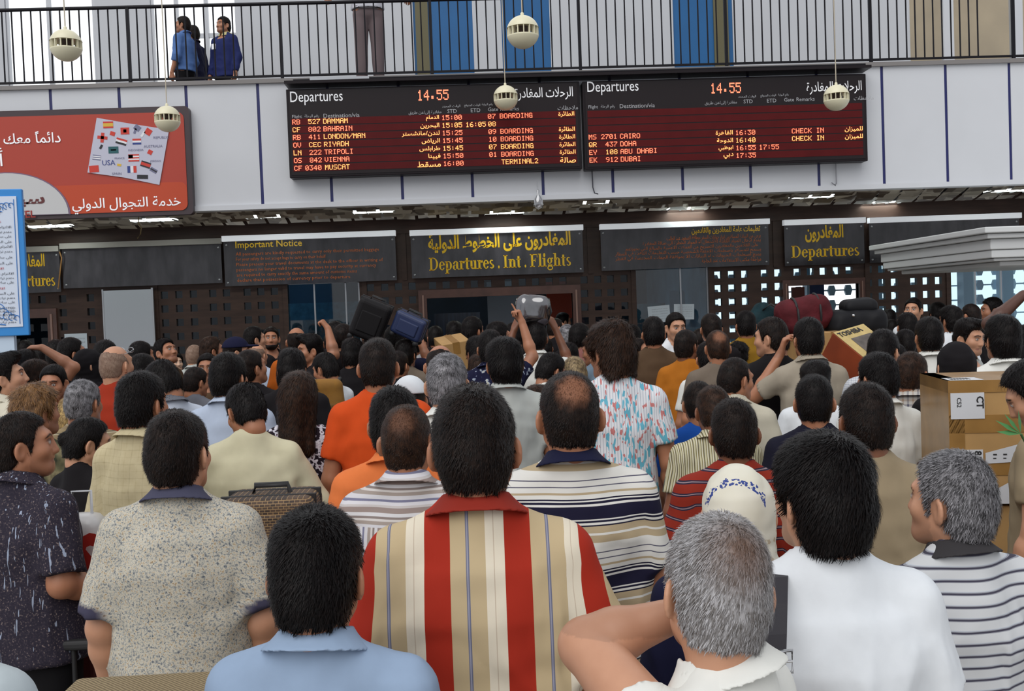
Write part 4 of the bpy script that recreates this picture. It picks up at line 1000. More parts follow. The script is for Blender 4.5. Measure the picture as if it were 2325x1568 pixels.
# ball loudspeakers on cords
M_ball = pmat('cream_shell', srgb(226, 220, 190), .35)
def speaker(px, py, r_px, label):
    R = .145
    Y = FPX * R / r_px; p = at(px, py, Y)
    e = tag(empty('hanging_speaker', p), label, 'loudspeaker', 'round hanging loudspeakers')
    top = [(R * math.cos(a), R * math.sin(a)) for a in (math.radians(d) for d in range(14, 91, 4))]
    MB().lathe(top[::1] + [(0.0, R)], 40).build('upper_shell', M_ball, e)
    bot = [(0.0, -R)] + [(R * math.cos(a), R * math.sin(a)) for a in (math.radians(d) for d in range(-86, -13, 4))] + [(R * .86, -R * .20)]
    MB().lathe(bot, 40).build('lower_shell', M_ball, e)
    MB().lathe([(R * .42, R * .30), (R * .30, 0), (R * .52, -R * .26)], 24).build('driver_cone', pmat('speaker_core', srgb(70, 52, 40), .6), e)
    MB().lathe([(R * .985, R * .245), (R * .5, R * .30), (0, R * .31)], 32).build('slot_ceiling', M_ball, e)
    m = MB()
    for k in range(16):
        a = 2 * math.pi * k / 16; m.box((R * .80, -.004, -R * .26), (R * .965, .004, R * .26), Matrix.Rotation(a, 4, 'Z'))
    m.build('fin_ring', M_ball, e); MB().lathe([(.016, R - .004), (.016, R + .02), (.006, R + .03)], 12).build('cord_grip', M_ball, e)
    MB().tube([(0, 0, R), (0, 0, 9.5 - p.z)], .006, 6).build('cord', pmat('cord_grey', srgb(190, 180, 160), .6), e)
speaker(150, 103, 35, 'cream ball loudspeaker hanging in front of the bright upper left windows'); speaker(1187, 73, 37, 'largest cream ball loudspeaker hanging before the blue upper door'); speaker(380, 270, 29, 'cream ball loudspeaker hanging over the red billboard corner'); speaker(1148, 222, 28, 'cream ball loudspeaker hanging before the left departures board'); speaker(1899, 222, 29.5, 'cream ball loudspeaker hanging before the right departures board')

# stepped white canopy of a kiosk at the right, with its column
Yk = 10.6
k0 = at(2242, 560, Yk)
e = tag(empty('kiosk_canopy', (k0.x, Yk, 0)), 'white stepped plaster canopy on a column at the right edge', 'canopy')
zs = [at(2290, y, Yk).z for y in (513, 527, 539, 564, 583, 590, 601)]
def ring(o, z0, z1, nm, mt): return bevel(MB().box((-.02 + o, 0 + o, z0), (2.4 - o, 3.1 - o, z1)).build(nm, mt, e), .012, 3)
M_plaster = pmat('plaster_white', srgb(212, 214, 214), .5)
ring(0, zs[1], zs[0], 'top_moulding', M_plaster); ring(.05, zs[2], zs[1] - .004, 'second_step', M_plaster); ring(.11, zs[3], zs[2] - .003, 'frieze', M_plaster); ring(.13, zs[4], zs[3] - .003, 'third_step', M_plaster); ring(.17, zs[5], zs[4] - .003, 'lower_step', M_plaster); ring(.30, zs[6], zs[5] - .003, 'underside', M_plaster)
MB().box((1.35, 1.0, 0), (1.95, 1.6, zs[6] + .01)).build('column', M_plaster, e)
# torn plastic bag and cables
p = at(1222, 448, YF - .12)
e = tag(empty('plastic_bag', p), 'small clear plastic bag hanging from the balcony front edge', 'bag')
m = MB(); m.lathe([(.0, .10), (.018, .08), (.012, .04), (.05, -.02), (.065, -.08), (.05, -.13), (0, -.15)], 14); o = m.build('bag', glass('thin_plastic', (.85, .86, .9), .25, .2), e); MB().tube([(0, 0, .10), (-.01, .03, .2)], .005).build('tie', M_grey, e)
for pts, lab, c in (([(315, 508), (321, 517), (319, 531), (312, 541)], 'short loose wire dangling from the soffit under the billboard', (150, 130, 84)), ([(135, 571), (140, 585), (136, 620), (132, 655)], 'yellowish cable hanging over the left blank sign', (140, 100, 54)), ([(1344, 385), (1346, 425), (1350, 438), (1358, 440)], 'short dark cable hooked below the seam between departures boards', (60, 60, 70)), ([(1898, 370), (1899, 415), (1897, 421), (1888, 414)], 'thin pale cable below the right departures board', (150, 150, 156))):
    y = YW - .16 if pts[0][1] > 500 and pts[0][0] < 200 else (YF + .6 if pts[0][1] > 500 else YF - .06)
    P_ = [at(*q, y) for q in pts]
    if pts[0][1] > 500 and pts[0][0] > 200: P_.insert(0, Vector((P_[0].x, P_[0].y, ZB + .1)))
    tag(MB().tube(P_, .010 if 'yellowish' in lab else .007).build('loose_cable', pmat('cable', srgb(*c), .5)), lab, 'cable')

# ------------------------------------------------------------------ cloth, skin and hair materials
def attr(nt, name, out): a = nt.nodes.new('ShaderNodeAttribute'); a.attribute_name = name; return a.outputs[out]
def ramp(nt, fac, stops, interp='LINEAR'):
    r = nt.nodes.new('ShaderNodeValToRGB'); cr = r.color_ramp; cr.interpolation = interp
    while len(cr.elements) < len(stops): cr.elements.new(.5)
    for e, (p, c) in zip(cr.elements, stops): e.position = p; e.color = (*c, 1)
    nt.links.new(fac, r.inputs[0]); return r.outputs[0]
def mth(nt, op, a, b=None):
    m = nt.nodes.new('ShaderNodeMath'); m.operation = op
    for i, v in enumerate((a, b)):
        if v is None: continue
        if isinstance(v, (int, float)): m.inputs[i].default_value = v
        else: nt.links.new(v, m.inputs[i])
    return m.outputs[0]
def mix(nt, fac, a, b, mode='MIX'):
    m = nt.nodes.new('ShaderNodeMix'); m.data_type = 'RGBA'; m.blend_type = mode
    for s, v in ((m.inputs[0], fac), (m.inputs[6], a), (m.inputs[7], b)):
        if isinstance(v, (int, float)): s.default_value = v
        elif isinstance(v, tuple): s.default_value = (*v, 1)
        else: nt.links.new(v, s)
    return m.outputs[2]
def noise(nt, vec, scale, det=2, st=None, rough=.5):
    if st:
        mp = nt.nodes.new('ShaderNodeMapping'); mp.inputs['Scale'].default_value = st[:3]
        if len(st) > 3: mp.inputs['Rotation'].default_value = (0, math.radians(st[3]), 0)
        nt.links.new(vec, mp.inputs[0]); vec = mp.outputs[0]
    n = nt.nodes.new('ShaderNodeTexNoise'); n.inputs['Scale'].default_value = scale; n.inputs['Detail'].default_value = det; n.inputs['Roughness'].default_value = rough
    nt.links.new(vec, n.inputs['Vector']); return n.outputs[0]
def period(nt, sock, per, ph=0): return mth(nt, 'FRACT', mth(nt, 'MULTIPLY', mth(nt, 'SUBTRACT', sock, ph), 1 / per))
_S = srgb
PLAIN = dict(white_grey_tee=(204, 212, 226), white_cotton=(226, 226, 220), white_tee=(224, 228, 232), light_blue=(146, 166, 192), light_grey=(184, 194, 198), tan_plain=(150, 134, 108), brick_red=(140, 42, 30), cream_plain=(206, 200, 182), cream_knit=(206, 200, 170), orange_polo=(224, 122, 66), orange_tee=(206, 76, 26), pale_blue=(178, 190, 210), slate=(72, 72, 92), black_plain=(22, 19, 22), black_shirt=(28, 28, 34), rust_red=(158, 50, 28), brown_plain=(86, 66, 48), pale_grey=(178, 182, 178), grey_plain=(104, 106, 114), orange_brown=(182, 92, 26), red_tee=(140, 34, 30), navy=(22, 24, 52), taupe=(116, 104, 92), dusty_pink=(150, 98, 92), grey_blue=(110, 128, 144), mustard_tee=(176, 106, 30), gold_shirt=(150, 112, 34), ash_shirt=(160, 150, 134), ecru_shirt=(190, 184, 166), royal_blue=(22, 76, 160), navy_black=(22, 22, 38), charcoal_band=(58, 56, 58))
_fab = {}
def fabric(kind):
    if kind in _fab: return _fab[kind]
    m = bpy.data.materials.new(kind); nt, b = nodes(m); b.inputs['Roughness'].default_value = .85; b.inputs['Specular IOR Level'].default_value = .2
    g = attr(nt, 'guv', 'Vector'); sp = nt.nodes.new('ShaderNodeSeparateXYZ'); nt.links.new(g, sp.inputs[0]); X_, Z_ = sp.outputs[0], sp.outputs[2]
    cuffc = None
    if kind in PLAIN:
        c = _S(*PLAIN[kind]); col = mix(nt, noise(nt, g, 26, 3), tuple(v * .93 for v in c), tuple(min(v * 1.05, .9) for v in c))
    elif kind == 'red_stripe_polo':
        R_, B_, G_, C_ = _S(164, 44, 28), _S(192, 172, 136), _S(110, 112, 132), _S(222, 212, 192)
        col = ramp(nt, period(nt, X_, .162, -.107), [(0, R_), (.325, B_), (.52, G_), (.535, _S(150, 150, 168)), (.55, G_), (.565, B_), (.765, C_), (.86, _S(196, 180, 160)), (.872, C_)], 'CONSTANT')
    elif kind == 'navy_hstripe':
        N_, W_, B_ = _S(26, 24, 48), _S(216, 214, 208), _S(176, 158, 128)
        col = ramp(nt, period(nt, Z_, .185, .012), [(0, B_), (.10, W_), (.13, B_), (.22, N_), (.24, W_), (.27, N_), (.30, W_), (.32, N_), (.50, W_), (.53, N_), (.56, W_), (.58, N_), (.60, W_), (.66, B_), (.69, W_), (.76, _S(90, 88, 104)), (.775, W_), (.85, _S(90, 88, 104)), (.865, W_)], 'CONSTANT')
    elif kind == 'grey_hstripe':
        col = ramp(nt, period(nt, Z_, .031), [(0, _S(204, 206, 208)), (.66, _S(150, 152, 160)), (.72, _S(70, 68, 82)), (.86, _S(150, 152, 160)), (.93, _S(190, 196, 204))], 'CONSTANT')
        cuffc = _S(70, 68, 82)
    elif kind == 'red_hstripe':
        R_, N_, P_ = _S(140, 44, 30), _S(44, 38, 58), _S(150, 130, 136)
        col = ramp(nt, period(nt, Z_, .042), [(0, R_), (.58, N_), (.68, P_), (.76, N_), (.86, R_)], 'CONSTANT')
    elif kind == 'olive_vstripe': col = ramp(nt, period(nt, X_, .024), [(0, _S(196, 190, 158)), (.35, _S(120, 112, 70)), (.5, _S(206, 202, 182)), (.75, _S(150, 136, 84)), (.85, _S(90, 88, 80))], 'CONSTANT')
    elif kind == 'tan_stripe': col = ramp(nt, period(nt, Z_, .05), [(0, _S(140, 122, 94)), (.4, _S(170, 160, 134)), (.5, _S(110, 98, 80)), (.6, _S(150, 132, 100))], 'CONSTANT')
    elif kind == 'bw_stripe': col = ramp(nt, period(nt, Z_, .03), [(0, _S(206, 200, 196)), (.5, _S(24, 20, 26))], 'CONSTANT')
    elif kind == 'grey_stripe_shirt':
        st = mth(nt, 'GREATER_THAN', Z_, 1.375); co = mth(nt, 'ADD', mth(nt, 'MULTIPLY', Z_, st), mth(nt, 'MULTIPLY', X_, mth(nt, 'SUBTRACT', 1, st)))
        col = ramp(nt, period(nt, co, .088), [(0, _S(208, 206, 208)), (.12, _S(150, 134, 128)), (.3, _S(196, 190, 188)), (.38, _S(214, 212, 216)), (.5, _S(122, 122, 146)), (.58, _S(204, 202, 206)), (.72, _S(160, 148, 140)), (.84, _S(206, 200, 196)), (.92, _S(134, 122, 118))], 'CONSTANT')
    elif kind == 'white_vstripe':
        base = ramp(nt, period(nt, X_, .0125), [(0, _S(224, 226, 230)), (.6, _S(150, 156, 170)), (.72, _S(214, 218, 224))], 'CONSTANT')
        k1 = mth(nt, 'GREATER_THAN', noise(nt, g, 1, 1, (70, 1, 26)), .60); k2 = mth(nt, 'GREATER_THAN', noise(nt, g, 1, 1, (64, 3, 17)), .60)
        col = mix(nt, k2, mix(nt, mth(nt, 'MULTIPLY', k1, .85), base, _S(196, 96, 90)), _S(104, 178, 200))
    elif kind == 'beige_print':
        n1 = noise(nt, g, 150, 3, None, .7); col = ramp(nt, n1, [(.30, _S(70, 78, 92)), (.43, _S(150, 152, 150)), (.50, _S(190, 184, 168)), (.56, _S(204, 200, 188)), (.63, _S(172, 144, 100)), (.70, _S(120, 118, 118))]); cuffc = _S(66, 64, 84)
    elif kind == 'dark_print':
        n1 = noise(nt, g, 1, 2, (90, 60, 9, 24)); n2 = noise(nt, g, 150, 2)
        col = mix(nt, mth(nt, 'GREATER_THAN', n1, .66), ramp(nt, n2, [(.45, _S(44, 40, 52)), (.62, _S(58, 52, 62)), (.70, _S(128, 114, 110))]), _S(150, 160, 180))
    elif kind in ('tan_check', 'check_shirt', 'plaid_shirt'):
        base, l1, l2, per = dict(tan_check=(_S(186, 172, 136), _S(136, 120, 84), _S(160, 144, 104), .055), check_shirt=(_S(208, 210, 212), _S(120, 128, 150), _S(150, 156, 176), .022), plaid_shirt=(_S(196, 192, 186), _S(40, 46, 84), _S(150, 110, 70), .055))[kind]
        w = .08 if kind == 'tan_check' else .2
        f1 = ramp(nt, period(nt, X_, per), [(0, (0, 0, 0)), (.5, (1, 1, 1)), (.5 + w, (0, 0, 0))], 'CONSTANT'); f2 = ramp(nt, period(nt, Z_, per), [(0, (0, 0, 0)), (.5, (1, 1, 1)), (.5 + w, (0, 0, 0))], 'CONSTANT'); f3 = ramp(nt, period(nt, X_, per), [(0, (1, 1, 1)), (w, (0, 0, 0))], 'CONSTANT'); f4 = ramp(nt, period(nt, Z_, per), [(0, (1, 1, 1)), (w, (0, 0, 0))], 'CONSTANT')
        col = mix(nt, mth(nt, 'MULTIPLY', mth(nt, 'ADD', f1, f2), .42), mix(nt, mth(nt, 'MULTIPLY', mth(nt, 'ADD', f3, f4), .35), base, l2), l1)
        if kind == 'tan_check': col = mix(nt, noise(nt, g, 40, 3), col, _S(202, 190, 156))
    elif kind in ('camo', 'navy_floral', 'bw_print', 'grey_print', 'floral_top'):
        st = dict(camo=(14, [(.35, (52, 54, 40)), (.48, (96, 92, 68)), (.56, (126, 116, 88)), (.64, (60, 54, 40))]), navy_floral=(26, [(0, (20, 22, 50)), (.52, (28, 30, 60)), (.57, (150, 160, 176)), (.63, (196, 192, 176))]), bw_print=(70, [(.4, (24, 22, 26)), (.5, (170, 172, 176)), (.58, (30, 28, 32))]), grey_print=(60, [(.4, (120, 122, 130)), (.52, (190, 188, 184)), (.6, (90, 88, 92))]), floral_top=(36, [(.4, (34, 24, 34)), (.5, (200, 196, 206)), (.6, (220, 218, 224)), (.66, (90, 60, 80))]))[kind]
        col = ramp(nt, noise(nt, g, st[0], 2), [(p_, _S(*c_)) for p_, c_ in st[1]], 'CONSTANT' if kind != 'camo' else 'LINEAR')
    if cuffc: col = mix(nt, attr(nt, 'cuff', 'Fac'), col, cuffc)
    nt.links.new(col, b.inputs['Base Color'])
    bp = nt.nodes.new('ShaderNodeBump'); bp.inputs['Strength'].default_value = .5; bp.inputs['Distance'].default_value = .012
    h = mth(nt, 'ADD', mth(nt, 'MULTIPLY', noise(nt, g, 11, 2, (1, 1, .45, 18)), 1.0), mth(nt, 'MULTIPLY', noise(nt, g, 300, 1), .012))
    nt.links.new(h, bp.inputs['Height']); nt.links.new(bp.outputs[0], b.inputs['Normal'])
    _fab[kind] = m; return m
_skin = {}
def skin(tone):
    if tone in _skin: return _skin[tone]
    c = dict(light=_S(196, 146, 116), tan=_S(172, 118, 88), brown=_S(130, 84, 60), dark=_S(84, 54, 42), pale=_S(214, 176, 150))[tone]
    m = bpy.data.materials.new('skin_' + tone); nt, b = nodes(m); b.inputs['Roughness'].default_value = .48
    tc = nt.nodes.new('ShaderNodeTexCoord'); n = noise(nt, tc.outputs['Object'], 22, 3)
    base = mix(nt, n, tuple(v * k for v, k in zip(c, (.90, .84, .82))), tuple(v * 1.06 for v in c))
    nt.links.new(mix(nt, attr(nt, 'paint', 'Alpha'), base, attr(nt, 'paint', 'Color')), b.inputs['Base Color'])
    b.inputs['Subsurface Weight'].default_value = 0
    _skin[tone] = m; return m
_hairm = {}
def hairmat(c):
    if c in _hairm: return _hairm[c]
    lo, hi = dict(black=((9, 7, 8), (24, 18, 17)), dark=((14, 10, 10), (38, 27, 22)), darkbrown=((26, 17, 13), (62, 41, 29)), ginger=((82, 54, 28), (150, 108, 62)), blond=((96, 70, 36), (200, 168, 104)), streaked=((70, 54, 38), (176, 152, 110)), grey=((104, 98, 94), (186, 184, 186)), saltpepper=((44, 42, 44), (148, 146, 150)), greybuzz=((120, 92, 76), (150, 126, 108)))[c]
    m = bpy.data.materials.new('hair_' + c); nt, b = nodes(m); b.inputs['Roughness'].default_value = .42 if c != 'greybuzz' else .5; b.inputs['Specular IOR Level'].default_value = .14 if c in ('black', 'dark', 'darkbrown') else .35
    tc = nt.nodes.new('ShaderNodeTexCoord'); n = noise(nt, tc.outputs['Object'], 1, 3, (220, 220, 28))
    f = mth(nt, 'ADD', mth(nt, 'MULTIPLY', n, .6), mth(nt, 'MULTIPLY', attr(nt, 'rnd', 'Fac'), .45))
    col = ramp(nt, f, [(.34, _S(*lo)), (.74, _S(*hi))])
    if c == 'grey':                                          # warmer brown hair left round the crown
        vm = nt.nodes.new('ShaderNodeVectorMath'); vm.operation = 'DISTANCE'; nt.links.new(tc.outputs['Object'], vm.inputs[0]); vm.inputs[1].default_value = (.008, -.112, 1.715)
        col = mix(nt, ramp(nt, vm.outputs['Value'], [(.015, (.8, .8, .8)), (.085, (0, 0, 0))]), col, _S(112, 84, 68))
    col = mix(nt, attr(nt, 'thin', 'Fac'), col, _S(142, 96, 72))
    nt.links.new(col, b.inputs['Base Color'])
    bp = nt.nodes.new('ShaderNodeBump'); bp.inputs['Strength'].default_value = .55; bp.inputs['Distance'].default_value = .004
    nt.links.new(n, bp.inputs['Height']); nt.links.new(bp.outputs[0], b.inputs['Normal'])
    _hairm[c] = m; return m
M_shoe = pmat('shoe_leather', (.02, .016, .014), .35)
M_trs = [pmat('cloth_' + n, srgb(*c), .85, noise=.12, nscale=14, spec=.2) for n, c in (('charcoal', (40, 38, 42)), ('navy', (32, 36, 58)), ('brown', (66, 54, 44)), ('stone', (120, 110, 94)), ('black', (18, 17, 20)))]
def scarfmat(k):
    if k == 'black': return fabric('black_plain')
    m = bpy.data.materials.new('scarf_' + k); nt, b = nodes(m); b.inputs['Roughness'].default_value = .6
    g = attr(nt, 'guv', 'Vector'); sp = nt.nodes.new('ShaderNodeSeparateXYZ'); nt.links.new(g, sp.inputs[0])
    col = mix(nt, noise(nt, g, 14, 3), _S(214, 208, 186), _S(224, 222, 210))
    # a blue blossom band arched over the back of the head, loose sprigs at the side
    vm = nt.nodes.new('ShaderNodeVectorMath'); vm.operation = 'DISTANCE'; nt.links.new(g, vm.inputs[0]); vm.inputs[1].default_value = (-.005, -.165, 1.625)
    band = mth(nt, 'MULTIPLY', mth(nt, 'GREATER_THAN', vm.outputs['Value'], .105), mth(nt, 'LESS_THAN', vm.outputs['Value'], mth(nt, 'ADD', .112, mth(nt, 'MULTIPLY', noise(nt, g, 60, 2), .026))))
    band = mth(nt, 'MULTIPLY', band, mth(nt, 'MULTIPLY', mth(nt, 'LESS_THAN', sp.outputs[0], .07), mth(nt, 'GREATER_THAN', sp.outputs[2], 1.66)))
    v = nt.nodes.new('ShaderNodeTexVoronoi'); v.inputs['Scale'].default_value = 130; nt.links.new(g, v.inputs['Vector'])
    dots = mth(nt, 'MULTIPLY', band, mth(nt, 'LESS_THAN', v.outputs['Distance'], .52))
    col = mix(nt, dots, col, _S(40, 62, 136)); gold = mth(nt, 'MULTIPLY', mth(nt, 'LESS_THAN', sp.outputs[2], 1.60), mth(nt, 'GREATER_THAN', noise(nt, g, 55, 2), .60))
    col = mix(nt, mth(nt, 'MULTIPLY', gold, .55), col, _S(168, 134, 82)); nt.links.new(col, b.inputs['Base Color']); return m

